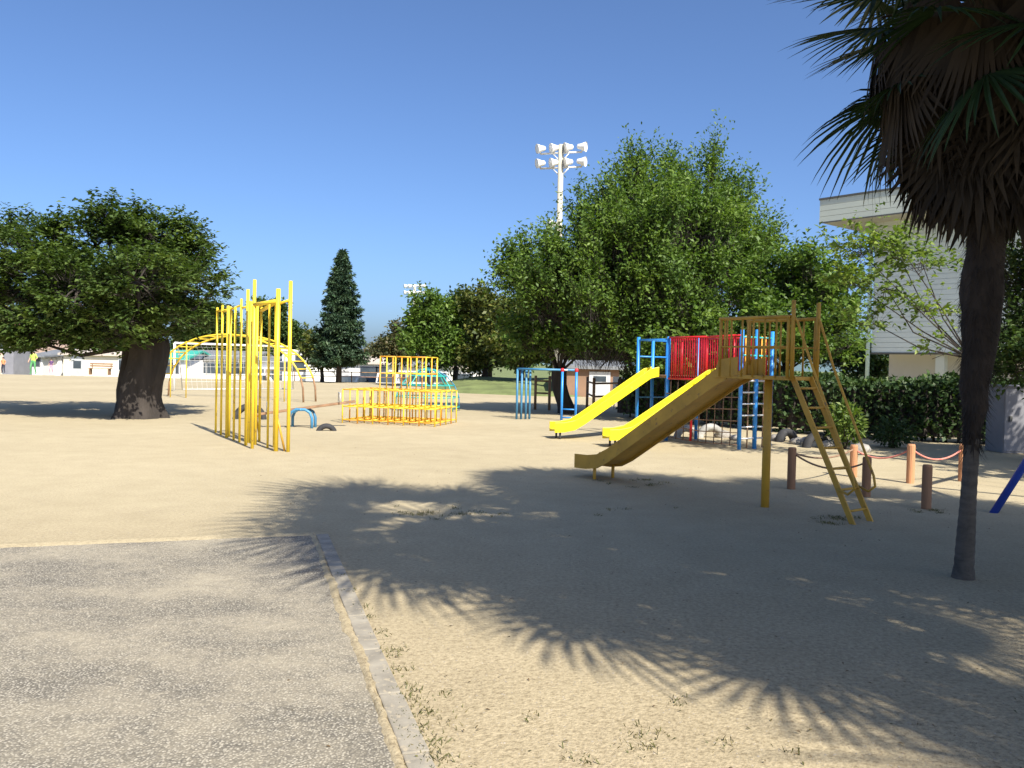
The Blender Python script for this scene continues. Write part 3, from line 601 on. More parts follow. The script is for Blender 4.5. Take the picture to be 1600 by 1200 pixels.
# ---- near slide with platform and ladder
def near_slide():
    L0 = G(1348, 817); S0 = G(922, 744)
    ax_ = (S0 - L0); ax_.z = 0; TL = ax_.length; e = ax_.normalized(); wv = Vector((-e.y, e.x, 0)); wv = wv if wv.x > 0 else -wv
    t = thing('slide', 'worn yellow slide with railed platform and steep ladder in the palm shade', 'slide', L0)
    def q(s, wd, z): v = L0 + e * s + wv * wd; return Vector((v.x, v.y, z))
    zp = 1.43; p0, p1 = 0.72, 1.62; hw = 0.25
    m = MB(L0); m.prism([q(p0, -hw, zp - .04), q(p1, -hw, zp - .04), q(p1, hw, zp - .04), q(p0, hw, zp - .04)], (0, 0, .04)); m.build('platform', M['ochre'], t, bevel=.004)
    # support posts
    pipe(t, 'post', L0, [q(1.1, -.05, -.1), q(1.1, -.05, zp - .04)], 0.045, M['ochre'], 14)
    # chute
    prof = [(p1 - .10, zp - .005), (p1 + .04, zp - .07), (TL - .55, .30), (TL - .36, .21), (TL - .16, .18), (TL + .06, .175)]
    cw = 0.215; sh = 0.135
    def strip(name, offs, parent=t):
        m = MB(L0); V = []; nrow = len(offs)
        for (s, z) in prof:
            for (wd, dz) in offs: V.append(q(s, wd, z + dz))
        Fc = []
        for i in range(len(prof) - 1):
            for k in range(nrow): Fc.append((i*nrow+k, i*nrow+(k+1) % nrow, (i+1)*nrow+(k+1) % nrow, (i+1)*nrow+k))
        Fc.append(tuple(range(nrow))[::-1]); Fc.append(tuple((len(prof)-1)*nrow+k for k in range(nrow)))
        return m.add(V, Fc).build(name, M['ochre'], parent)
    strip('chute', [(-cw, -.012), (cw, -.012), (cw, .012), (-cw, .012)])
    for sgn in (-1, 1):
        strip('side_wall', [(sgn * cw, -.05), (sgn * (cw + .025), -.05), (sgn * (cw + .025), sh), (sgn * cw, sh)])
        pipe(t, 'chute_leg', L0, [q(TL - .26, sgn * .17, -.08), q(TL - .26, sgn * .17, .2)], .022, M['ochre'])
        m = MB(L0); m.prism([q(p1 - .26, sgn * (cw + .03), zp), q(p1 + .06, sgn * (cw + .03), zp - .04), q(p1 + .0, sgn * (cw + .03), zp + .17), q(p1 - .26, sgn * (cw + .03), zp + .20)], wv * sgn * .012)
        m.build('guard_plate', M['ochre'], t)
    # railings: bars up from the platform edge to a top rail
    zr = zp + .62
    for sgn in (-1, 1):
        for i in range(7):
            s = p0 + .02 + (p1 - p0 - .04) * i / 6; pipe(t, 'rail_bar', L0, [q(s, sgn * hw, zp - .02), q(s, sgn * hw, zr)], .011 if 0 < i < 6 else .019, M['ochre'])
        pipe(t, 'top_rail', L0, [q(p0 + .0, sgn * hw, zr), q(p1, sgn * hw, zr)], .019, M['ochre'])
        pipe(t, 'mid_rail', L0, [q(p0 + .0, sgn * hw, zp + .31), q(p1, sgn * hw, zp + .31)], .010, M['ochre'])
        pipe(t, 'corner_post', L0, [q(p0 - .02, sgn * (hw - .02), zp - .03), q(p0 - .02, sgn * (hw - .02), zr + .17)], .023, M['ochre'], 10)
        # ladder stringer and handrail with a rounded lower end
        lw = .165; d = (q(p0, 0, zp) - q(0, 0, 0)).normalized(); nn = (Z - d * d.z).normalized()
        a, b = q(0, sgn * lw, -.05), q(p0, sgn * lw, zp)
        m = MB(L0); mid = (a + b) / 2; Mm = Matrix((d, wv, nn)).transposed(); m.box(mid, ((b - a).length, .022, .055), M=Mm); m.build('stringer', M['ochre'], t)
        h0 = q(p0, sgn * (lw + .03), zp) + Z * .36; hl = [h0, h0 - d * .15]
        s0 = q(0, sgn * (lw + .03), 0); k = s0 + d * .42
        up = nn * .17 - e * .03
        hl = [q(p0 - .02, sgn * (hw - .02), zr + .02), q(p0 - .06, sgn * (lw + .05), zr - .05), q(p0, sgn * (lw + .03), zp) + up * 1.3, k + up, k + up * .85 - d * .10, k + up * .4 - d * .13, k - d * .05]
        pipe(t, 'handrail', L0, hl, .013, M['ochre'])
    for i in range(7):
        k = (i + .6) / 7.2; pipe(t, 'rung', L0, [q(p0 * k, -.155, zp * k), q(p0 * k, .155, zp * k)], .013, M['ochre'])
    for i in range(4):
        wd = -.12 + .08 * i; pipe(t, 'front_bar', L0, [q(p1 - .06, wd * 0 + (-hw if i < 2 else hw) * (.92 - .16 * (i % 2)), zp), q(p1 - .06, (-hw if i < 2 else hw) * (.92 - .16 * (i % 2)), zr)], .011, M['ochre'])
near_slide()

# ---- composite climber: two towers, red bridge, two lemon slides, chain net
def composite():
    O = Vector((3.17, 17.2, 0)); u = Vector((.56, -.83, 0)).normalized(); wv = Vector((.83, .56, 0)).normalized()
    t = thing('bridge_climber', 'blue posted climber with red barred bridge and two bright yellow slides', 'climber', O)
    def q(s, wd, z): v = O + u * s + wv * wd; return Vector((v.x, v.y, z))
    zd = 1.33; dp = 0.85; zt = 2.12
    m = MB(O); m.prism([q(-.9, 0, zd - .05), q(1.9, 0, zd - .05), q(1.9, dp, zd - .05), q(-.9, dp, zd - .05)], (0, 0, .05)); m.build('deck', M['plank'], t)
    for s, wd, z in ((-.9, 0, zt), (-.9, .42, zt - .05), (-.9, dp, zt), (0, 0, zt), (0, dp, zt), (1.9, 0, zt + .1), (1.9, .42, zt + .12), (1.9, dp, zt + .1), (1.15, dp, zt)):
        pipe(t, 'post', O, [q(s, wd, -.1), q(s, wd, z)], .042 if wd == .42 and s > 0 else .036, M['blue'], 12)
    # red bridge barriers, front and back
    for wd, s0, s1 in ((-.02, .12, 1.06), (dp + .02, .08, 1.82)):
        n = int((s1 - s0) / .062)
        for i in range(n + 1):
            s = s0 + (s1 - s0) * i / n; pipe(t, 'red_bar', O, [q(s, wd, zd - .06), q(s, wd, zt - .03)], .016, M['red'], 6)
        for z in (zd - .06, zt - .02): pipe(t, 'red_rail', O, [q(s0 - .08, wd, z), q(s1 + .06, wd, z)], .02, M['red'])
    for s in (1.66, 1.74): pipe(t, 'red_bar', O, [q(s, -.02, zd), q(s, -.02, zt)], .022, M['red'])
    pipe(t, 'red_rail', O, [q(1.06, -.02, zt - .02), q(1.9, -.02, zt)], .02, M['red'])
    for i in range(5): pipe(t, 'red_bar', O, [q(-.1 + .02 * i, .12 + .16 * i, zd), q(-.1 + .02 * i, .12 + .16 * i, zt - .1)], .012, M['red'], 6)
    pipe(t, 'red_rail', O, [q(-.9, dp, zt - .03), q(0, dp, zt - .03)], .02, M['red'])
    for z in (zd + .38, zt - .06): pipe(t, 'blue_rail', O, [q(-.9, 0, z), q(-.9, dp, z)], .018, M['blue'])
    pipe(t, 'blue_rail', O, [q(-.9, 0, zt - .06), q(0, 0, zt - .06)], .018, M['blue'])
    # pale rungs on the two ends
    for k in range(6):
        z = .2 + .215 * k
        pipe(t, 'rung', O, [q(1.9, 0, z), q(1.9, dp, z)], .016, M['galv'])
        if k % 2: pipe(t, 'rung', O, [q(-.9, 0, z), q(-.9, dp, z)], .016, M['steelblue'])
    for z in (zt - .03, zd + .42): pipe(t, 'blue_rail', O, [q(1.9, 0, z), q(1.9, dp, z)], .018, M['teal'])
    for wd in (.1, .2, .3, .55, .66, .76):
        pipe(t, 'end_bar', O, [q(1.9, wd, zd), q(1.9, wd, zt)], .012, M['orange'], 6)
    # chain net below the bridge front
    for i in range(9):
        s = .1 + .2 * i; pipe(t, 'net_chain', O, [q(s, -.03, .06), q(s, .0, zd - .06)], .010 if i != 3 else .026, M['chain'] if i != 3 else M['red'], 6)
    for k in range(5): pipe(t, 'net_chain', O, [q(.0, -.03, .09 + .22 * k), q(.95, -.02, .05 + .22 * k), q(1.88, -.03, .09 + .22 * k)], .010, M['brope'], 6)
    for i in range(2): pipe(t, 'climbing_rope', O, [q(1.9, .21 + .43 * i, 0.02), q(1.9, .22 + .43 * i, zd)], .014, M['brope'], 6)
    # the two slides
    vd = Vector((-.965, -.20, 0)).normalized(); sd = Vector((-vd.y, vd.x, 0))
    for s0, ln in ((-.42, 2.05), (1.36, 2.12)):
        b = q(s0, -.02, 0); w2 = .19; sh = .15
        prof = [(-.05, zd + .02), (.12, zd - .02), (ln - .52, .34), (ln - .34, .235), (ln - .12, .19), (ln + .08, .185)]
        def pt(k, wd, z): v = b + vd * k + sd * wd; return Vector((v.x, v.y, z))
        sl_ = link('chute', None, t)
        for nm, offs in (('chute_bed', [(-w2, -.012), (w2, -.012), (w2, .012), (-w2, .012)]), ('side_wall', [(w2, -.05), (w2 + .035, -.05), (w2 + .035, sh), (w2, sh)]), ('side_wall', [(-w2 - .035, -.05), (-w2, -.05), (-w2, sh), (-w2 - .035, sh)])):
            m = MB(O); V = [pt(k, wd, z + dz) for (k, z) in prof for (wd, dz) in offs]
            Fc = [(i*4+k, i*4+(k+1) % 4, (i+1)*4+(k+1) % 4, (i+1)*4+k) for i in range(len(prof)-1) for k in range(4)] + [(3, 2, 1, 0), tuple((len(prof)-1)*4+k for k in range(4))]
            m.add(V, Fc).build(nm, M['lemon'], sl_, bevel=.006)
        for wd in (-.15, .15): pipe(sl_, 'foot', O, [pt(ln - .05, wd, -.06), pt(ln - .05, wd, .18)], .02, M['rubber'])
composite()

# ---- yellow climbing poles in a zigzag
def climbing_poles():
    o = G(395, 690)
    t = thing('climbing_poles', 'cluster of tall yellow climbing poles on a zigzag frame in the sun', 'climbing poles', o)
    spots = [(337, 676, 2.98, .020), (345, 680, 3.0, .020), (354, 684, 2.95, .028), (358, 682, 2.95, .02), (374, 691, 3.05, .020), (384, 696, 3.2, .026), (389, 692, 3.0, .024), (394, 701, 3.35, .026), (405, 690, 2.9, .022),
             (365, 688, 2.9, .020), (399, 695, 2.95, .022), (418, 700, 2.9, .018), (428, 699, 2.95, .020), (431, 705, 3.15, .034), (450, 706, 3.3, .028)]
    pos = []
    for (x, y, h, r) in spots:
        h *= .83; b = G(x, y); pos.append((b, h)); pipe(t, 'pole', o, [b - Z * .1, b + Z * h], r * 1.08, M['yellow'], 10)
    zz = 2.40
    ring = [0, 1, 3, 4, 6, 7, 8, 10, 11]
    for i, j in ((0, 3), (1, 3), (3, 4), (4, 6), (6, 8), (8, 13), (7, 13), (12, 14), (13, 14)):
        a, b = pos[i][0].copy(), pos[j][0].copy(); a.z = min(pos[i][1], zz) - .03 * (i % 3); b.z = min(pos[j][1], zz) + .02 * (j % 3); pipe(t, 'top_beam', o, [a, b], .034 if j in (13, 8) else .020, M['yellow'])
    b = G(446, 705); a = pos[13][0] + Z * .62; pipe(t, 'brace', o, [b - Z * .05, a], .018, M['ochre'])
    b = G(394, 688); a = pos[6][0] + Z * 1.2; pipe(t, 'brace', o, [pos[6][0] + Vector((.05, .5, -.05)), a], .016, M['ochre'])
climbing_poles()

# ---- arched ladder behind the poles
def arch_ladder():
    l, r = G(251, 619), G(484, 628); o = (l + r) / 2
    t = thing('arch_climber', 'yellow arched ladder climber with dark lower ends behind the climbing poles', 'climber', o)
    top = 2.3; dx = (r - l); wv = Vector((-dx.y, dx.x, 0)).normalized() * .42
    def pt(k, s): a = math.pi * (1 - k); v = o + (r - l) * .5 * math.cos(a) * (1 if True else 0) + wv * s; return Vector((v.x, v.y, top * math.sin(a) ** .8 if 0 < k < 1 else 0))
    n = 22
    for s in (-1, 1):
        pipe(t, 'side_rail', o, [pt(k / n, s) for k in range(2, n - 1)], .034, M['yellow'])
        for k0, k1 in ((0, 2), (n - 2, n)): pipe(t, 'rail_foot', o, [pt(k0 / n, s) - Z * (.05 if k0 == 0 else 0), pt((k0 + 1) / n, s), pt(k1 / n, s) - Z * (.05 if k1 == n else 0)], .034, M['plank'])
    for k in range(2, n - 1): pipe(t, 'rung', o, [pt(k / n, -1), pt(k / n, 1)], .02, M['yellow'])
    for k in (5, 7, 15, 17): a = pt(k / n, -1); pipe(t, 'prop', o, [Vector((a.x, a.y, -.05)), a], .022, M['yellow'])
arch_ladder()
# ---- football goal
def goal():
    a, b = P(272, 600, 36), P(452, 600, 40); a.z = b.z = 0; o = a
    t = thing('football_goal', 'white football goal with net behind the yellow arch', 'goal', o)
    h = 2.05; bk = Vector((-.15, 1.3, 0))
    pipe(t, 'goal_post', o, [a - Z * .05, a + Z * h], .05, M['white'], 10); pipe(t, 'goal_post', o, [b - Z * .05, b + Z * h], .05, M['white'], 10)
    pipe(t, 'crossbar', o, [a + Z * h, b + Z * h], .05, M['white'], 10)
    for q in (a, b): pipe(t, 'net_stay', o, [q + Z * h, q + bk * .5 + Z * h * .85, q + bk], .025, M['galv'])
    pipe(t, 'ground_bar', o, [a + bk + Z * .03, b + bk + Z * .03], .025, M['galv'])
    m = MB(o); n = 24
    for i in range(n + 1):
        q = a.lerp(b, i / n); m.tube([q + Z * h, q + bk * .5 + Z * h * .8, q + bk], .006, 4, False)
    for k in range(9):
        s = k / 8; d = bk * s; z = h * (1 - s) if s > .5 else h * (1 - .4 * s); m.tube([a + d + Z * (h * (1 - s) + .3 * math.sin(s * 3.14)), b + d + Z * (h * (1 - s) + .3 * math.sin(s * 3.14))], .006, 4, False)
    m.build('net', M['white'], t)
goal()
# ---- seesaw
def seesaw():
    c = G(472, 668); o = c
    t = thing('seesaw', 'seesaw with brown plank on a blue arched stand right of the climbing poles', 'seesaw', o)
    for k in (-.16, .16):
        q = c + Vector((0, k, 0)); pts = [q + Vector((-.25, 0, -.05)), q + Vector((-.25, 0, .22)), q + Vector((-.2, 0, .34)), q + Vector((-.1, 0, .40)), q + Vector((.1, 0, .40)), q + Vector((.2, 0, .34)), q + Vector((.25, 0, .22)), q + Vector((.25, 0, -.05))]
        pipe(t, 'stand', o, pts, .032, M['steelblue'])
    pipe(t, 'axle', o, [c + Vector((0, -.22, .40)), c + Vector((0, .22, .40))], .03, M['steelblue'])
    d = Vector((.93, .30, .14)).normalized(); a, b = c + Z * .42 - d * 1.05 , c + Z * .42 + d * 1.15
    m = MB(o); sd = Vector((-.3, .93, 0)).normalized(); nn = d.cross(sd); m.box((a + b) / 2, (2.2, .16, .05), M=Matrix((d, sd, nn)).transposed()); m.build('plank', M['plank'], t, bevel=.01)
    for s in (-.75, .8):
        p = c + Z * .45 + d * s; pipe(t, 'handle', o, [p + sd * .16, p + sd * .16 + Z * .2, p - sd * .16 + Z * .2, p - sd * .16], .014, M['galv'])
    p = a + d * .06; m = MB(o); m.box(p - Z * .02, (.08, .2, .1)); m.build('end_cap', M['orange'], t, bevel=.01)
seesaw()
def half_tyre(label, base, r, tr, rz, mat, group, sink=0.0, nm='half_buried_tyre'):
    t = MB(); pr = []; n = 20; k = 10; V = []; Fc = []
    for i in range(n + 1):
        a = math.pi * i / n
        for j in range(k):
            b = 2 * math.pi * j / k; rr = r + tr * math.cos(b) * .8; V.append((rr * math.cos(a), tr * 1.0 * math.sin(b), rr * math.sin(a) - sink))
    for i in range(n):
        for j in range(k): Fc.append((i*k+j, i*k+(j+1) % k, (i+1)*k+(j+1) % k, (i+1)*k+j))
    t.add(V, Fc); o = t.build(nm, mat, None, smooth=True); o.location = Vector(base) - Z * .02; o.rotation_euler = (0, 0, rz)
    return tag(o, label, 'tyre', group)
half_tyre('half buried black tyre seen through the yellow climbing poles', G(390, 655), .33, .10, .1, M['rubber'], 'half buried tyres', -.0)
half_tyre('low dark tyre bump in the sand right of the seesaw stand', G(510, 673), .17, .07, .2, M['rubber'], 'half buried tyres', .05)
half_tyre('white painted tyre under the bridge, nearer the red net post', G(1072, 684), .22, .09, .3, M['wrubber'], 'half buried tyres')
half_tyre('white painted tyre under the bridge, nearer the blue ladder tower', G(1110, 684), .25, .10, .2, M['wrubber'], 'half buried tyres')
half_tyre('dark tyre at the foot of the hedge just right of the blue tower', G(1229, 690), .22, .10, .5, M['rubber'], 'half buried tyres')
half_tyre('dark tyre at the foot of the hedge behind the slide ladder', G(1275, 699), .24, .10, .4, M['rubber'], 'half buried tyres')

# ---- stepped jungle gym, orange and yellow
def jungle_gym():
    o = G(606, 664); d = o.y
    t = thing('jungle_gym', 'stepped orange and yellow jungle gym of pipes in the middle distance', 'jungle gym', o)
    ang = R(-14); ex = Vector((math.cos(ang), math.sin(ang), 0)); ey = Vector((-math.sin(ang), math.cos(ang), 0))
    sx, sy, sz = .385, .40, .40; NX, NY = 7, 5
    def q(i, j, k): return o + ex * (i - 3) * sx + ey * j * sy + Z * k * sz
    hts = {(i, j): 2 for i in range(NX) for j in range(NY)}
    for i in (2, 3, 4, 5):
        for j in (1, 2, 3): hts[(i, j)] = 4
    mats = [M['yellow'], M['orange']]
    for (i, j), h in hts.items():
        pipe(t, 'upright', o, [q(i, j, -.12), q(i, j, h)], .017, mats[(i + j) % 2], 7)
    for k in range(0, 5):
        zk = k if k else 0.2
        for j in range(NY):
            for i in range(NX - 1):
                if hts[(i, j)] >= k and hts[(i+1, j)] >= k: pipe(t, 'crossbar', o, [q(i, j, zk), q(i+1, j, zk)], .015, mats[(k + 1) % 2], 6)
        for i in range(NX):
            for j in range(NY - 1):
                if hts[(i, j)] >= k and hts[(i, j+1)] >= k: pipe(t, 'crossbar', o, [q(i, j, zk), q(i, j+1, zk)], .015, mats[k % 2], 6)
jungle_gym()
def dome(label):
    c = G(668, 641); t = thing('dome_climber', label, 'climber', c); r = .98
    for k, z in enumerate((.12, .42, .78, 1.06, 1.24)):
        rr = [.98, .96, .82, .58, .25][k]; n = 20
        pipe(t, 'hoop', c, [c + Vector((rr*math.cos(2*math.pi*i/n), rr*math.sin(2*math.pi*i/n), z)) for i in range(n + 1)], .017, M['teal'], 6)
    for i in range(8):
        a = 2 * math.pi * i / 8 + .2; prof = [(.98, -.05), (.97, .42), (.82, .78), (.58, 1.06), (.25, 1.24), (.02, 1.30)]
        pipe(t, 'rib', c, [c + Vector((p * math.cos(a), p * math.sin(a), z)) for p, z in prof], .017, M['teal'] if i % 3 else M['steelblue'], 6)
dome('teal pipe dome climber behind the right end of the jungle gym')

# ---- monkey bars
def monkey_bars():
    a0, a1, b0, b1 = G(877, 658), G(899, 659), G(807, 655), G(827, 655); o = (a0 + b1) / 2; o.z = 0
    t = thing('monkey_bars', 'low blue monkey bars with red knobs in front of the leaning trunk', 'monkey bars', o)
    h = 1.36
    for p in (a0, a1): 
        pipe(t, 'post', o, [p - Z * .08, p + Z * h], .034, M['blue'], 10)
        m = MB(o); m.lathe(p + Z * (h - .01), [(.02, -.05), (.05, -.02), (.05, .03), (.02, .06)], 10); m.build('knob', M['red'], t, smooth=True)
    for p in (b0, b1, b0.lerp(b1, .35), b0.lerp(b1, .7)): pipe(t, 'post', o, [p - Z * .08, p + Z * h], .03, M['steelblue'], 10)
    pipe(t, 'rail', o, [a0 + Z * h, b0 + Z * h], .03, M['steelblue']); pipe(t, 'rail', o, [a1 + Z * h, b1 + Z * h], .03, M['steelblue'])
    for i in range(1, 7): k = i / 7; pipe(t, 'rung', o, [a0.lerp(b0, k) + Z * h, a1.lerp(b1, k) + Z * h], .018, M['galv'])
    for z in (.1, .32): pipe(t, 'step', o, [a0 + Z * z, a1 + Z * z], .018, M['blue'])
monkey_bars()
def railing():
    pts = [G(836, 640), G(858, 641), G(917, 640), G(927, 648), G(968, 645)]; o = pts[2]
    t = thing('railing', 'dark brown post and rail fence behind the monkey bars', 'fence', o)
    for p in pts: pipe(t, 'post', o, [p - Z * .08, p + Z * 1.12], .045, M['plank'])
    for z in (.55, .95): pipe(t, 'rail', o, [pts[2] + Z * z, pts[3] + Z * z], .03, M['plank']); pipe(t, 'rail', o, [pts[3] + Z * z, pts[4] + Z * z], .03, M['plank']); pipe(t, 'rail', o, [pts[0] + Z * z, pts[1] + Z * z], .03, M['plank'])
railing()

# ---- rope barrier round the swings
posts = {}
def post(key, px, top, base, mat, label, r=.052):
    b = G(px, base); h = P(px, top, b.y).z
    m = MB(b); m.lathe(b, [(r, -.15), (r, h - .02), (r * .86, h), (0.001, h + .004)], 14); o = m.build('barrier_post', M[mat], None, smooth=False)
    tag(o, label, 'post', 'rope barrier posts'); posts[key] = b + Z * (h - .06); return b
post('f1', 1236, 699, 764, 'wood', 'barrier post in shade-toned brown standing alone between the slide post and ladder')
post('f2', 1353, 714, 776, 'wood', 'barrier post in shade-toned brown directly behind the foot of the slide ladder')
post('f3', 1447, 726, 795, 'wood', 'barrier post in shade-toned brown nearest the palm trunk')
post('b1', 1333, 695, 745, 'wood_sunlit', 'barrier post in sun-toned orange brown seen through the slide ladder')
post('b2', 1422, 694, 755, 'wood_sunlit', 'barrier post in sun-toned orange brown left of the palm with rope both sides')
post('b3', 1503, 694, 752, 'wood_sunlit', 'barrier post in sun-toned orange brown hidden behind the palm trunk')
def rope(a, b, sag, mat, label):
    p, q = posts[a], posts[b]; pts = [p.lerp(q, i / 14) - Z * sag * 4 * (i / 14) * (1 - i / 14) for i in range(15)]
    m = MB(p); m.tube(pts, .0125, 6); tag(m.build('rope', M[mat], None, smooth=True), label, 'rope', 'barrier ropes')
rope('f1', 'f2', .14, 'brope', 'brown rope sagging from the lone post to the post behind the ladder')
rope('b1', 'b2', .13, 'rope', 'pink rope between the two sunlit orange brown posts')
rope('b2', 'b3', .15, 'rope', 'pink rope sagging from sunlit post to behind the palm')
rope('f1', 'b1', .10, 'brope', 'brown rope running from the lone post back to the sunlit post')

# ---- blue swing frame, mostly outside the right edge
def swing():
    f = G(1546, 801); o = f; t = thing('swing_set', 'dark blue swing frame with slanting leg at the right edge', 'swing', o)
    top = f + Vector((1.38, 0.05, 2.2)); bd_ = Vector((2.9, 3.0, 0)); f2 = f + Vector((2.76, .1, 0))
    for k in (0, 1):
        pipe(t, 'leg', o, [f + bd_ * k - Z * .08, top + bd_ * k], .04, M['navy'], 12); pipe(t, 'leg', o, [f2 + bd_ * k - Z * .08, top + bd_ * k], .04, M['navy'], 12)
    pipe(t, 'beam', o, [top - bd_ * .03, top + bd_ * 1.03], .045, M['navy'], 12)
    for k in (.3, .68):
        c = top + bd_ * k; e = bd_.normalized() * .22
        for s in (-1, 1): pipe(t, 'chain', o, [c + e * s, c + e * s - Z * 1.75], .008, M['chain'], 5)
        m = MB(o); m.box(c - Z * 1.76, (.46, .18, .03), math.atan2(bd_.y, bd_.x)); m.build('seat', M['rubber'], t, bevel=.008)
swing()

# ---- grey cabinet beside the hedge
def cabinet():
    a = G(1566, 708); o = a
    t = thing('storage_cabinet', 'plain grey metal cabinet at the right edge in front of the hedge', 'cabinet', o)
    h = P(1567, 604, a.y).z; m = MB(o); m.box(a + Vector((.62, .3, h / 2)), (1.24, .6, h)); m.build('body', M['grey'], t, bevel=.01)
    for k in (0, 1): m = MB(o); m.box(a + Vector((.31 + .62 * k, -.008, h / 2)), (.59, .016, h - .08)); d_ = m.build('door', M['grey'], t, bevel=.004); m = MB(o); m.box(a + Vector((.12 + .62 * k, -.03, h * .52)), (.05, .03, .1)); m.build('handle', M['trim'], d_)
    m = MB(o); m.box(a + Vector((.62, .28, h + .015)), (1.3, .68, .03)); m.build('lid', M['grey'], t, bevel=.006)
cabinet()
# stones along the hedge foot
for i, (px, py, s) in enumerate([(1018, 676, .15), (1040, 678, .13), (1090, 680, .14), (1130, 684, .16), (1246, 694, .14), (1258, 692, .12), (1292, 700, .15), (1150, 688, .12), (1216, 688, .14), (1345, 706, .16)]):
    b = G(px, py); m = MB(b); r2 = random.Random(i); V = []; Fc = []
    for j in range(5):
        for k in range(9):
            ph = math.pi * (.02 + .96 * j / 4); th = 2 * math.pi * k / 9; rr = s * r2.uniform(.85, 1.1); V.append(b + Vector((rr * 1.25 * math.sin(ph) * math.cos(th), rr * math.sin(ph) * math.sin(th), rr * .7 * math.cos(ph) + s * .35)))
    for j in range(4):
        for k in range(9): Fc.append((j*9+k, (j+1)*9+k, (j+1)*9+(k+1) % 9, j*9+(k+1) % 9))
    where = ['left of the first white tyre beneath the bridge', 'second from left beneath the bridge', 'between the two white tyres', 'left of the blue ladder tower foot', 'right of the dark tyre near the blue tower', 'pale one between the two dark hedge tyres', 'right of the tyre behind the slide ladder', 'between the feet of the blue ladder tower', 'directly right of the blue tower', 'beside the bright shrub at the hedge foot'][i]
    tag(m.add(V, Fc).build('edging_stone', M['stone'], None, smooth=True), 'grey edging stone ' + where, 'stone', 'edging stones at the hedge foot')

# ================================================================== BUILDINGS
def school():
    Dp = 32; c = P(1282, 348, Dp); zb = c.z; ztop = P(1282, 313, Dp).z
    e1 = Vector((.64, -.77, 0)).normalized(); e2 = Vector((.77, .64, 0)).normalized()
    o = Vector((c.x, c.y, 0)); t = thing('school_building', 'pale green boarded school block with deep flat roof overhang at right', 'building', o)
    def q(a, b, z): v = o + e1 * a + e2 * b; return Vector((v.x, v.y, z))
    def slab(name, a0, a1, b0, b1, z0, z1, mat, parent=t):
        m = MB(o); m.prism([q(a0, b0, z0), q(a1, b0, z0), q(a1, b1, z0), q(a0, b1, z0)], (0, 0, z1 - z0)); return m.build(name, mat, parent)
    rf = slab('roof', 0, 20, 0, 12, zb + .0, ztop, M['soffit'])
    for k in range(4):
        z0 = zb + (ztop - zb) * k / 4; slab('fascia_board', -.03, 20, -.03, -.004, z0 + .008, z0 + (ztop - zb) / 4 - .004, M['fascia'], rf); slab('fascia_board', -.034, -.004, -.0, 12, z0 + .008, z0 + (ztop - zb) / 4 - .004, M['fascia'], rf)
    slab('roof_edge', -.06, 20, -.06, 12, ztop, ztop + .07, M['trim'], rf)
    slab('drip_edge', -.04, 20, -.045, -.03, zb - .04, zb + .01, M['trim'], rf)
    a0, b0 = 1.45, 1.45; zl = P(1400, 549, 29).z
    wl = slab('upper_wall', a0, 19, b0, 11, zl, zb, M['siding'])
    n = 26
    for k in range(n):
        z0 = zl + (zb - zl) * k / n; hb = (zb - zl) / n
        slab('siding_board', a0, 19, b0 - .03, b0 - .003, z0 + .012, z0 + hb, M['siding'], wl)
        slab('siding_board', a0 - .03, a0 - .003, b0 - .03, 11, z0 + .012, z0 + hb, M['siding'], wl)
    slab('wall_drip', a0 - .05, 19, b0 - .06, b0 - .03, zl - .06, zl + .008, M['trim'], wl)
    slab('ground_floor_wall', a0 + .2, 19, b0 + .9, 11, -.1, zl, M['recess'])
    for k in range(3):
        a = 7.4 + 2.6 * k; w_ = slab('window', a, a + 1.7, b0 + .86, b0 + .896, .8, zl - .15, M['white']); 
        for j in range(2): slab('pane', a + .07 + .82 * j, a + .81 + .82 * j, b0 + .848, b0 + .858, .87, zl - .22, M['glass'], w_)
    m = MB(o); p = q(a0 - .12, b0 - .12, 0); m.tube([p - Z * .1, p + Z * (zb - .02)], .075, 10); m.build('downpipe', M['drain'], t, smooth=True)
    for a in (3.9, 7.4, 10.9): pp = q(a, b0 + .2, 0); m = MB(o); m.box(pp + Z * (zl / 2 - .05), (.3, .3, zl + .1 - .01), math.atan2(e1.y, e1.x)); m.build('column', M['fascia'], t)
school()

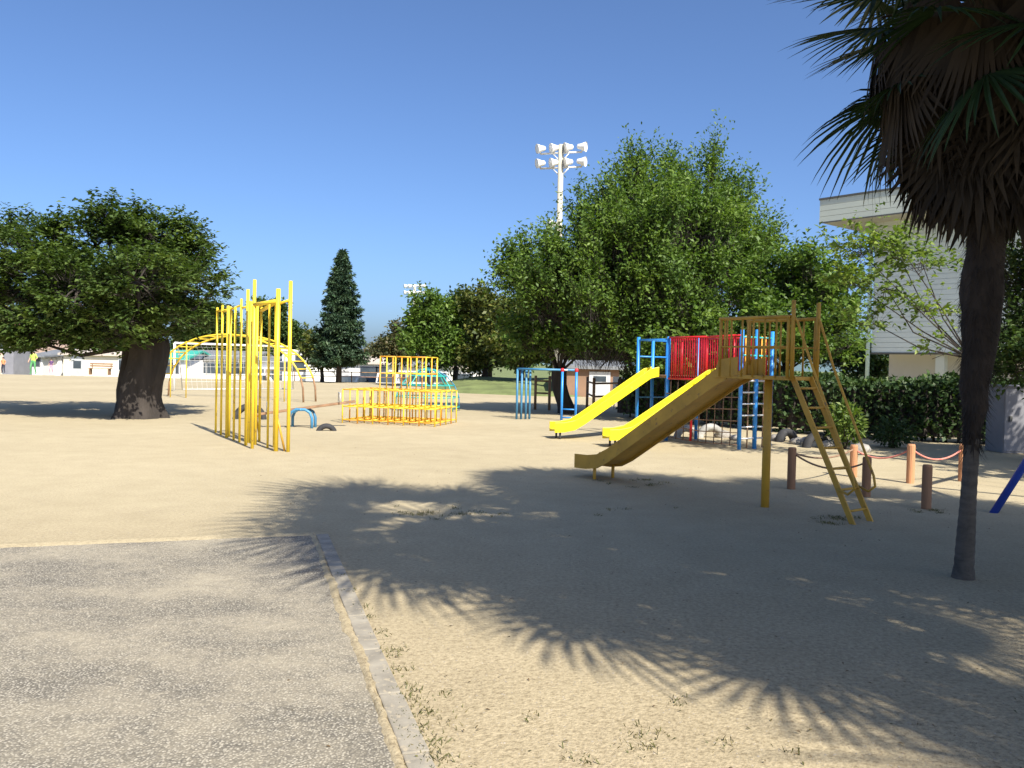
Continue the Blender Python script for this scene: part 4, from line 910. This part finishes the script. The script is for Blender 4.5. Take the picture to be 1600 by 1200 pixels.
def house(name, label, pxl, pxr, d, zbase, wall_top_py, roof_top_py, wallm, roofm, depth=7, wins=(), gable=True, over=.35, door=None, rz=0, group='low buildings across the street'):
    a, b = P(pxl, 580, d), P(pxr, 580, d); o = Vector(((a.x + b.x) / 2, d, zbase)); W_ = b.x - a.x
    cx = (pxl + pxr) / 2; hw = P(cx, wall_top_py, d).z - zbase; hr = P(cx, roof_top_py, d).z - zbase
    t = thing(name, label, 'building', o, group, rz)
    m = MB(); m.box((0, depth / 2, hw / 2 - .1), (W_, depth, hw + .2)); wl = m.build('wall', M[wallm], t)
    m = MB(); x0, x1 = -W_/2 - over, W_/2 + over; y0, y1 = -over, depth + over
    if gable:
        m.prism([(x0, y0, hw + .005), (x0, (y0 + y1)/2, hr), (x0, y1, hw + .005), (x0, y1, hw + .16), (x0, (y0+y1)/2, hr + .16), (x0, y0, hw + .16)], (x1 - x0, 0, 0))
        g = MB(); g.prism([(-W_/2 + .01, .01, hw + .1), (-W_/2 + .01, depth/2, hr), (-W_/2 + .01, depth - .01, hw + .1)], (W_ - .02, 0, 0)); g.build('gable', M[wallm], t)
    else:
        m.prism([(x0, y0, hw + .005), (x0, y1, max(hw + .01, hr - .1)), (x0, y1, hr), (x0, y0, hw + .14)], (x1 - x0, 0, 0))
    m.build('roof', M[roofm], t)
    for (u, v, ww, hh) in wins:
        m = MB(); m.box((u * W_/2, -.02, v), (ww, .05, hh)); wn = m.build('window', M['white'] if wallm != 'offwhite' else M['grey'], t)
        m = MB(); m.box((u * W_/2, -.05, v), (ww - .14, .02, hh - .14)); m.build('pane', M['glass'], wn)
    if door:
        u, ww, hh = door; m = MB(); m.box((u * W_/2, -.025, hh/2), (ww, .06, hh)); dr = m.build('door', M['galv'], t)
        m = MB(); m.box((u * W_/2, -.06, hh * .72), (ww * .6, .02, hh * .22)); m.build('pane', M['glass'], dr)
    return t
ZB = -1.3
house('house', 'pinkish two storey house with red brown roof at the far left', -30, 46, 84, ZB, 528, 506, 'pink', 'roofred', 8, ((-.1, 3.6, 1.4, 1.2), (.5, 3.6, 1.4, 1.2), (.2, 1.2, 1.6, 1.3)))
house('storage_container', 'grey blue container standing at the far left edge of the field', 5, 21, 62, 0, 548, 545, 'grey', 'grey', 2.4, (), False, .02)
house('low_building', 'low white building beside the grey container at far left', 24, 66, 66, ZB, 558, 552, 'offwhite', 'roofgrey', 5, ((-.5, 2.1, 1.0, .8), (.4, 2.1, 1.0, .8)), False)
house('low_building', 'white shed with dark sloping roof between the children at far left', 66, 96, 68, ZB, 556, 549, 'offwhite', 'roofgrey', 5, (), True)
house('low_building', 'long cream building with pale door left of the cherry trunk', 99, 215, 66, ZB, 556, 548, 'cream', 'rooftan', 6, ((.75, 2.0, 1.6, .9),), True, .3, (-.62, 1.0, 2.7))
house('low_building', 'white building under a green sheet roof right of the cherry trunk', 236, 290, 68, ZB, 562, 549, 'offwhite', 'tealroof', 6, ((.2, 1.8, 1.2, .9),), True)
house('low_building', 'cream building with dark windows behind the football goal', 296, 395, 72, ZB, 562, 550, 'cream', 'roofgrey', 6, ((-.7, 1.8, 1.4, 1.0), (-.2, 1.8, 1.4, 1.0), (.3, 1.8, 1.4, 1.0), (.75, 1.8, 1.2, 1.0)), True)
house('house', 'white two storey house with dark window right of the climbing poles', 441, 478, 66, ZB, 549, 545, 'offwhite', 'offwhite', 6, ((-.1, 2.2, 2.2, .8), (.5, 2.75, .8, .7)), False, .1)
house('low_building', 'long low white building behind the goal net', 385, 446, 67, ZB, 566, 560, 'offwhite', 'roofgrey', 5, ((-.4, 1.6, 1.0, .7), (.3, 1.6, 1.0, .7)), True)
house('low_building', 'low white wall building left of the bushy tree and spruce', 478, 530, 65, ZB, 573, 569, 'offwhite', 'offwhite', 4, (), False, .1)
house('house', 'white house with pale gabled roof right of the spruce', 536, 604, 74, ZB, 569, 558, 'offwhite', 'rooftan', 8, ((.2, 1.7, 1.6, 1.1), (.75, 1.7, 1.0, 1.1)), True)
house('low_building', 'low white building behind the jungle gym', 604, 700, 76, ZB, 573, 564, 'offwhite', 'roofgrey', 6, ((-.7, 1.4, 1.4, .9), (-.2, 1.4, 1.4, .9), (.3, 1.4, 1.4, .9), (.75, 1.4, 1.2, .9)), True)
house('low_building', 'white low building peeping under the olive trees', 700, 752, 78, ZB, 576, 568, 'offwhite', 'rooftan', 6, ((0, 1.4, 1.6, .8),), True)
house('shed', 'brown board shed with grey shutter behind the monkey bars', 886, 968, 40, 0, 577, 568, 'brown', 'roofgrey', 4, (), True, .3, (.25, 1.0, 1.2), group='low buildings beyond the yard')
# white notice board beside the shed
b = G(966, 640); t = thing('notice_board', 'small white notice board with orange edge behind the left yellow slide', 'sign', b)
for k in (-.15, .15): pipe(t, 'leg', b, [b + Vector((k, 0, -.06)), b + Vector((k, 0, 1.0))], .02, M['galv'])
m = MB(b); m.box(b + Vector((0, -.03, .82)), (.42, .03, .62)); m.build('panel', M['white'], t); m = MB(b); m.box(b + Vector((.24, -.03, .80)), (.05, .04, .5)); m.build('edge_strip', M['orange'], t)
# pale lamp head among the leaves above the monkey bars
b = G(880, 643); t = thing('yard_lamp', 'cream lamp head on a slim post under the leaning tree', 'lamp', b); zz_ = P(880, 556, b.y).z
pipe(t, 'lamp_post', b, [b - Z * .05, b + Z * zz_], .03, M['chain']); m = MB(b); m.lathe(b + Z * zz_, [(.04, -.06), (.15, .0), (.18, .16), (.13, .30), (.05, .36)], 14); m.build('lamp_head', M['cream'], t, smooth=True)

# ---- floodlight masts
def mast(label, px, base_d, top_py, arm_pys, arm_px, pr, nl, lampr, speaker=None):
    tp = P(px, top_py, base_d); o = Vector((tp.x, base_d, 0)); t = thing('floodlight_mast', label, 'floodlight', o, 'floodlight masts of the sports ground')
    pipe(t, 'mast', o, [o - Z * .2 - Z * (1.3 if base_d > 60 else 0), o + Z * tp.z], [pr * 1.3, pr], M['poleconc'], 12)
    k = base_d / F; dirv = Vector((.96, -.28, 0)).normalized()
    for n_, ap in enumerate(arm_pys):
        z = P(px, ap, base_d).z; hl = arm_px * k
        pipe(t, 'crossarm', o, [o - dirv * hl + Z * z, o + dirv * hl + Z * z], .05, M['galv']); 
        pipe(t, 'arm_bracket', o, [o - dirv * hl * .4 + Z * (z - .02), o + Z * (z - .45)], .03, M['galv']); pipe(t, 'arm_bracket', o, [o + dirv * hl * .4 + Z * (z - .02), o + Z * (z - .45)], .03, M['galv'])
        for i in range(nl):
            s = -1 + 2 * i / (nl - 1); p = o + dirv * hl * s + Z * (z + .12) - Vector((0, .08, 0))
            aim = Vector((-.95 if i < nl * .6 else .8, -.35, -.16 if i < nl * .6 else -.1)).normalized(); Mm = aim.to_track_quat('Z', 'Y').to_matrix()
            m = MB(o); m.lathe(p + Z * lampr * .5, [(lampr * .25, -lampr * 1.1), (lampr * .5, -lampr * .9), (lampr * .6, -lampr * .3), (lampr, lampr * .7), (lampr * 1.02, lampr * .8)], 14, Mm, cap=False); m.lathe(p + Z * lampr * .5, [(.01, -lampr * 1.12), (lampr * .25, -lampr * 1.1)], 14, Mm, cap=False)
            h_ = m.build('lamp', M['white'], t, smooth=True); m = MB(o); m.lathe(p + Z * lampr * .5, [(lampr * .98, lampr * .70), (.01, lampr * .78)], 14, Mm, cap=False); m.build('lens', M['lens'], h_)
            pipe(t, 'lamp_bracket', o, [p + Z * (lampr * .5), Vector((p.x, o.y + (p.y + .08 - o.y), z))], .035, M['galv'], 6)
    if speaker:
        sp = P(speaker[0], speaker[1], base_d); m = MB(o); Mm = Vector((-.9, -.4, -.1)).normalized().to_track_quat('Z', 'Y').to_matrix(); m.lathe(sp, [(.06, -.25), (.1, -.1), (.27, .22), (.29, .24)], 14, Mm); m.build('horn_speaker', M['white'], t, smooth=True)
        pipe(t, 'speaker_bracket', o, [sp, Vector((o.x, o.y, sp.z))], .03, M['galv'])
mast('tall concrete floodlight mast with white lamps rising behind the tallest tree', 877, 42, 226, (239, 262), 33, .13, 4, .24, (865, 350))
mast('small distant floodlight mast above the rounded green tree', 648, 118, 447, (450, 460), 15, .16, 5, .30, (642, 492))
# overhead wire across the gap
a, b = P(470, 530, 80), P(640, 529, 95); m = MB(a); m.tube([a.lerp(b, i / 10) - Z * .5 * 4 * (i / 10) * (1 - i / 10) for i in range(11)], .03, 5); tag(m.build('overhead_wire', M['trim'], None), 'thin dark overhead wire crossing the sky right of the spruce', 'wire')

# ---- cars
def car(label, px, d, zb, mat, rz, Ln=4.2, Wd=1.7, Hh=1.5, van=False):
    o = P(px, 590, d); o.z = zb; t = thing('parked_car', label, 'car', o, 'cars parked across the street', rz)
    prof = [(-Ln/2, .25), (-Ln/2, .62), (-Ln/2 + .1, .78), (-Ln*.27, .88), (-Ln*.12, Hh - .05), (Ln*.22, Hh), (Ln*.42, .98), (Ln/2, .9), (Ln/2, .25)]
    if van: prof = [(-Ln/2, .25), (-Ln/2, .75), (-Ln/2 + .25, 1.0), (-Ln*.33, Hh - .06), (-Ln*.25, Hh), (Ln/2 - .05, Hh), (Ln/2, .9), (Ln/2, .25)]
    m = MB(); m.prism([(x, -Wd/2, z) for x, z in prof][::-1], (0, Wd, 0)); m.build('body', mat, t, bevel=.09)
    ws0, ws1 = (prof[2], prof[3]) if van else (prof[3], prof[4])
    def lp(k): return (ws0[0] + (ws1[0]-ws0[0]) * k, ws0[1] + (ws1[1]-ws0[1]) * k)
    (x0, z0), (x1, z1) = lp(.12), lp(.9); m = MB(); m.prism([(x0 - .02, -Wd*.42, z0 + .01), (x1 - .02, -Wd*.38, z1 + .01), (x1 - .02, Wd*.38, z1 + .01), (x0 - .02, Wd*.42, z0 + .01)], (.03, 0, -.01)); m.build('windscreen', M['glass'], t)
    for s in (-1, 1):
        m = MB(); zt_ = Hh - .16; m.prism([(-Ln*.2, s*(Wd/2 + .004), .92), (Ln*.36, s*(Wd/2 + .004), .95), (Ln*.22, s*(Wd/2 + .004), zt_), (-Ln*.1, s*(Wd/2 + .004), zt_)], (0, s*.01, 0)); m.build('side_window', M['glass'], t)
        m = MB(); m.box((-Ln/2 - .005, s*Wd*.36, .66), (.05, .3, .14)); m.build('headlight', M['lens'], t, bevel=.01)
        for x in (-Ln*.31, Ln*.31):
            Mm = Matrix.Rotation(R(90), 3, 'X'); m = MB(); m.lathe((x, s*(Wd/2 - .06), .3), [(.12, -.1), (.28, -.1), (.31, -.06), (.31, .06), (.28, .1), (.12, .1)], 16, Mm); w_ = m.build('wheel', M['rubber'], t, smooth=False); m = MB(); m.lathe((x, s*(Wd/2 + .045), .3), [(.01, -.01), (.19, -.01), (.19, .01), (.01, .012)], 12, Mm); m.build('rim', M['galv'], w_)
    m = MB(); m.box((-Ln/2 - .01, 0, .45), (.04, .5, .14)); m.build('number_plate', M['white'], t)
ZR = -1.29
car('dark blue parked car to the right of the spruce trunk', 549, 66, ZR, M['carblue'], R(75), Hh=1.55)
car('silver parked car partly hidden by the jungle gym left end', 575, 68, ZR, M['carsilver'], R(100))
car('white van parked behind the jungle gym', 612, 67, ZR, M['carwhite'], R(85), 4.3, 1.7, 1.9, True)
car('white parked car left of the white two storey house', 415, 66, ZR, M['carwhite'], R(170), Hh=1.6)

# ---- people far across the field
def person(label, px, py, hgt, shirt, trou, pose=0, hat=None, group='people far across the field'):
    o = G(px, py); t = thing('person', label, 'person', o, group); k = hgt / 1.7
    J = {'pel': (0, 0, .92), 'bel': (0, 0, 1.08), 'chest': (0, 0, 1.30), 'neck': (0, 0, 1.45), 'chin': (0, -.02, 1.52), 'head': (0, -.01, 1.61), 'crown': (0, 0, 1.68),
         'shl': (-.17, 0, 1.38), 'ell': (-.25, .03, 1.12), 'wrl': (-.24 - .1 * pose, -.08, .9), 'hal': (-.24 - .12 * pose, -.1, .81), 'shr': (.17, 0, 1.38), 'elr': (.26, .02, 1.14), 'wrr': (.28, -.12 - .1 * pose, .95 + .2 * pose), 'har': (.28, -.16 - .1 * pose, .90 + .25 * pose),
         'hil': (-.1, 0, .88), 'knl': (-.12 - .05 * pose, -.04 - .1 * pose, .48), 'anl': (-.13 - .06 * pose, .02, .08), 'fol': (-.14 - .06 * pose, -.13, .04), 'hir': (.1, 0, .88), 'knr': (.12, -.03, .48), 'anr': (.13, .04 + .12 * pose, .08), 'for_': (.14, -.11 + .12 * pose, .04)}
    rad = {'pel': .13, 'bel': .125, 'chest': .14, 'neck': .055, 'chin': .065, 'head': .092, 'crown': .06, 'shl': .06, 'ell': .043, 'wrl': .03, 'hal': .032, 'shr': .06, 'elr': .043, 'wrr': .03, 'har': .032, 'hil': .095, 'knl': .06, 'anl': .042, 'fol': .035, 'hir': .095, 'knr': .06, 'anr': .042, 'for_': .035}
    ks = list(J); E = [('pel','bel'),('bel','chest'),('chest','neck'),('neck','chin'),('chin','head'),('head','crown'),('chest','shl'),('shl','ell'),('ell','wrl'),('wrl','hal'),('chest','shr'),('shr','elr'),('elr','wrr'),('wrr','har'),('pel','hil'),('hil','knl'),('knl','anl'),('anl','fol'),('pel','hir'),('hir','knr'),('knr','anr'),('anr','for_')]
    me = bpy.data.meshes.new('body'); me.from_pydata([tuple(c * k for c in J[n]) for n in ks], [(ks.index(a), ks.index(b)) for a, b in E], [])
    ob = link('body', me, None); sk = ob.modifiers.new('skin', 'SKIN'); ob.modifiers.new('sub', 'SUBSURF').levels = 1
    for i, n in enumerate(ks): me.skin_vertices[0].data[i].radius = (rad[n] * k, rad[n] * k); 
    me.skin_vertices[0].data[0].use_root = True
    dg = bpy.context.evaluated_depsgraph_get(); m2 = bpy.data.meshes.new_from_object(ob.evaluated_get(dg)); bpy.data.objects.remove(ob)
    m2.materials.clear()
    for q in (M['skin'], shirt, trou): m2.materials.append(q)
    for p in m2.polygons:
        z = p.center.z / k; x = abs(p.center.x) / k; p.use_smooth = True
        p.material_index = 0 if z > 1.44 or (x > .2 and z < 1.16 and z > .7) else (1 if z > .95 else (2 if z > .1 else 2))
    link('body', m2, t)
    m = MB(); m.lathe((0, .012 * k, 1.63 * k), [(.1 * k, -.04 * k), (.108 * k, .02 * k), (.085 * k, .08 * k), (.02 * k, .11 * k)], 12); m.build('hair' if not hat else 'hat', hat or M['hair'], t, smooth=True)
lime = plain('lime_cloth', (0.45, 0.62, 0.10), 0.9, 0.1, 4); greenc = plain('green_cloth', (0.10, 0.32, 0.12), 0.9, 0.1, 4); paleb = plain('pale_blue_cloth', (0.50, 0.62, 0.72), 0.9, 0.1, 4)
org = plain('orange_cloth', (0.62, 0.25, 0.10), 0.9, 0.1, 4); drk = plain('dark_cloth', (0.03, 0.03, 0.05), 0.9, 0.1, 4); pnk = plain('pink_cloth', (0.62, 0.35, 0.45), 0.9, 0.1, 4); prp = plain('purple_cloth', (0.12, 0.06, 0.16), 0.9, 0.1, 4)
person('person in lime top, green trousers and pale hat at the far left', 52, 585, 1.68, lime, greenc, .6, paleb)
person('child in orange top at the left edge of the photo', 5, 583, 1.12, org, drk, .3)
person('child in dark top with pink bottoms before the white shed', 80, 583, 1.08, prp, pnk, .5)
# bench near the cream building
b = G(156, 585); t = thing('bench', 'low dark bench before the cream building left of the cherry trunk', 'bench', b)
for k in range(3): m = MB(b); m.box(b + Vector((0, .14 * k - .14, .45)), (1.7, .12, .04)); m.build('seat_slat', M['plank'], t)
for k in range(2): m = MB(b); m.box(b + Vector((0, .24, .62 + .16 * k)), (1.7, .03, .11)); m.build('back_slat', M['plank'], t)
for s in (-.7, .7): m = MB(b); m.box(b + Vector((s, 0, .2)), (.07, .4, .46)); m.build('leg', M['plank'], t); m = MB(b); m.box(b + Vector((s, .27, .6)), (.05, .03, .44)); m.build('back_post', M['plank'], t)
# far rail along the field edge
o = P(525, 590, 56); o.z = 0; t = thing('field_fence', 'low brown pipe fence at the far field edge beside the spruce', 'fence', o)
for i in range(6):
    x = -16.4 + i * 1.9; pipe(t, 'fence_post', o, [(x, 56.3, -.05), (x, 56.3, .72)], .035, M['plank'], 6)
for z in (.38, .68): pipe(t, 'fence_rail', o, [(-16.4, 56.3, z), (-6.9, 56.3, z)], .03, M['plank'], 6)

# ================================================================== GROUND COVER
def blades(cs, n, spread, h):
    P_ = []
    for (c, k) in cs:
        nn = int(n * k); a = rng.normal(0, spread * k ** .5, (nn, 3)); a[:, 2] = 0; P_.append(a + np.array([c.x, c.y, 0]))
    p = np.concatenate(P_); n = len(p); d = unit(n) * .6 + np.array([0, 0, .8]); d[:, 2] = np.abs(d[:, 2]); d /= np.linalg.norm(d, axis=1, keepdims=True)
    s = np.cross(d, unit(n)); s /= np.linalg.norm(s, axis=1, keepdims=True); s *= .0022; hh = (h * rng.uniform(.4, 1.3, n))[:, None]; bend = unit(n) * hh * .25; bend[:, 2] = -np.abs(bend[:, 2])
    V = np.stack([p - s, p + s, p + d * hh * .6 + s * .7, p + d * hh + bend], 1).reshape(-1, 3)
    return V, np.arange(4 * n).reshape(n, 4)
spots = [(G(648, 1118), 2.2), (G(655, 1150), 1.2), (G(640, 1090), .9), (G(612, 1020), 1.0), (G(622, 1048), .6), (G(577, 965), .5), (G(566, 950), .35), (G(592, 990), .5), (G(682, 1190), 1.4), (G(1010, 1150), .9), (G(998, 1170), .5), (G(905, 1188), .4), (G(1135, 1165), .35),
         (G(640, 1075), .4), (G(668, 1170), .6), (G(535, 900), .3), (G(548, 925), .3), (G(700, 1085), .3), (G(830, 1120), .3), (G(1060, 1100), .3), (G(1235, 1172), .25)]
for i in range(12):
    x = random.gauss(0, 1); spots.append((G(600 + 90 * abs(x) + random.uniform(0, 40), 803 + random.uniform(-5, 9)), random.uniform(.3, 1.0)))
for i in range(10): spots.append((G(random.uniform(500, 1060), 800 + random.uniform(-8, 8)), random.uniform(.15, .5)))
for i in range(14): spots.append((G(random.uniform(1270, 1345), random.uniform(805, 820)), random.uniform(.3, .7)))
for i in range(12): spots.append((G(random.uniform(930, 1060), 748 + random.uniform(0, 16)), random.uniform(.3, .7)))
for i in range(10): spots.append((G(random.uniform(1425, 1470), 797 + random.uniform(-3, 5)), random.uniform(.2, .5)))
V, Fq = blades(spots, 60, .055, .026)
tag(link('weeds', npmesh('weeds', V, Fq, M['grass'])), 'small scattered weeds and grass tufts along the kerb and yard', 'weeds', kind='stuff')
# pebbles and litter on the near ground
n = 9000; dd = 2.6 + 13 * rng.uniform(0, 1, n) ** 1.9; xx = rng.uniform(-.66, .66, n) * dd
V = []; s = rng.uniform(.002, .006, n) * (1 + .5 * (rng.uniform(0, 1, n) > .93)); th = rng.uniform(0, 6.28, n)
base = np.stack([xx, dd, np.zeros(n)], 1)
def po(a, r, z): return base + np.stack([np.cos(th + a) * s * r, np.sin(th + a) * s * r * .8, s * z], 1)
ring = [po(a, 1.0 + .2 * (i % 2), -.1) for i, a in enumerate((0, 1.3, 2.6, 3.7, 5.0))]; top = po(.5, .15, .75)
V = np.stack(ring + [top], 1).reshape(-1, 3); idx = np.arange(n)[:, None] * 6
Fq = np.concatenate([idx + np.array([[i, (i + 1) % 5, 5]]) for i in range(5)], 0)
tag(link('pebbles', npmesh('pebbles', V, Fq, M['pebble'])), 'fine pebbles strewn over the sandy ground', 'pebbles', kind='stuff')
n = 520; dd = 2.6 + 12 * rng.uniform(0, 1, n) ** 1.5; xx = rng.uniform(-.3, .64, n) * dd; p = np.stack([xx, dd, np.full(n, .008)], 1)
q = unit(n); q[:, 2] = 0
V, Fq = leafquads(p, q, .022, .35, 3.0)
tag(link('leaf_litter', npmesh('leaf_litter', V, Fq, M['litter'])), 'dry leaf scraps lying on the shaded sand', 'leaf litter', kind='stuff')
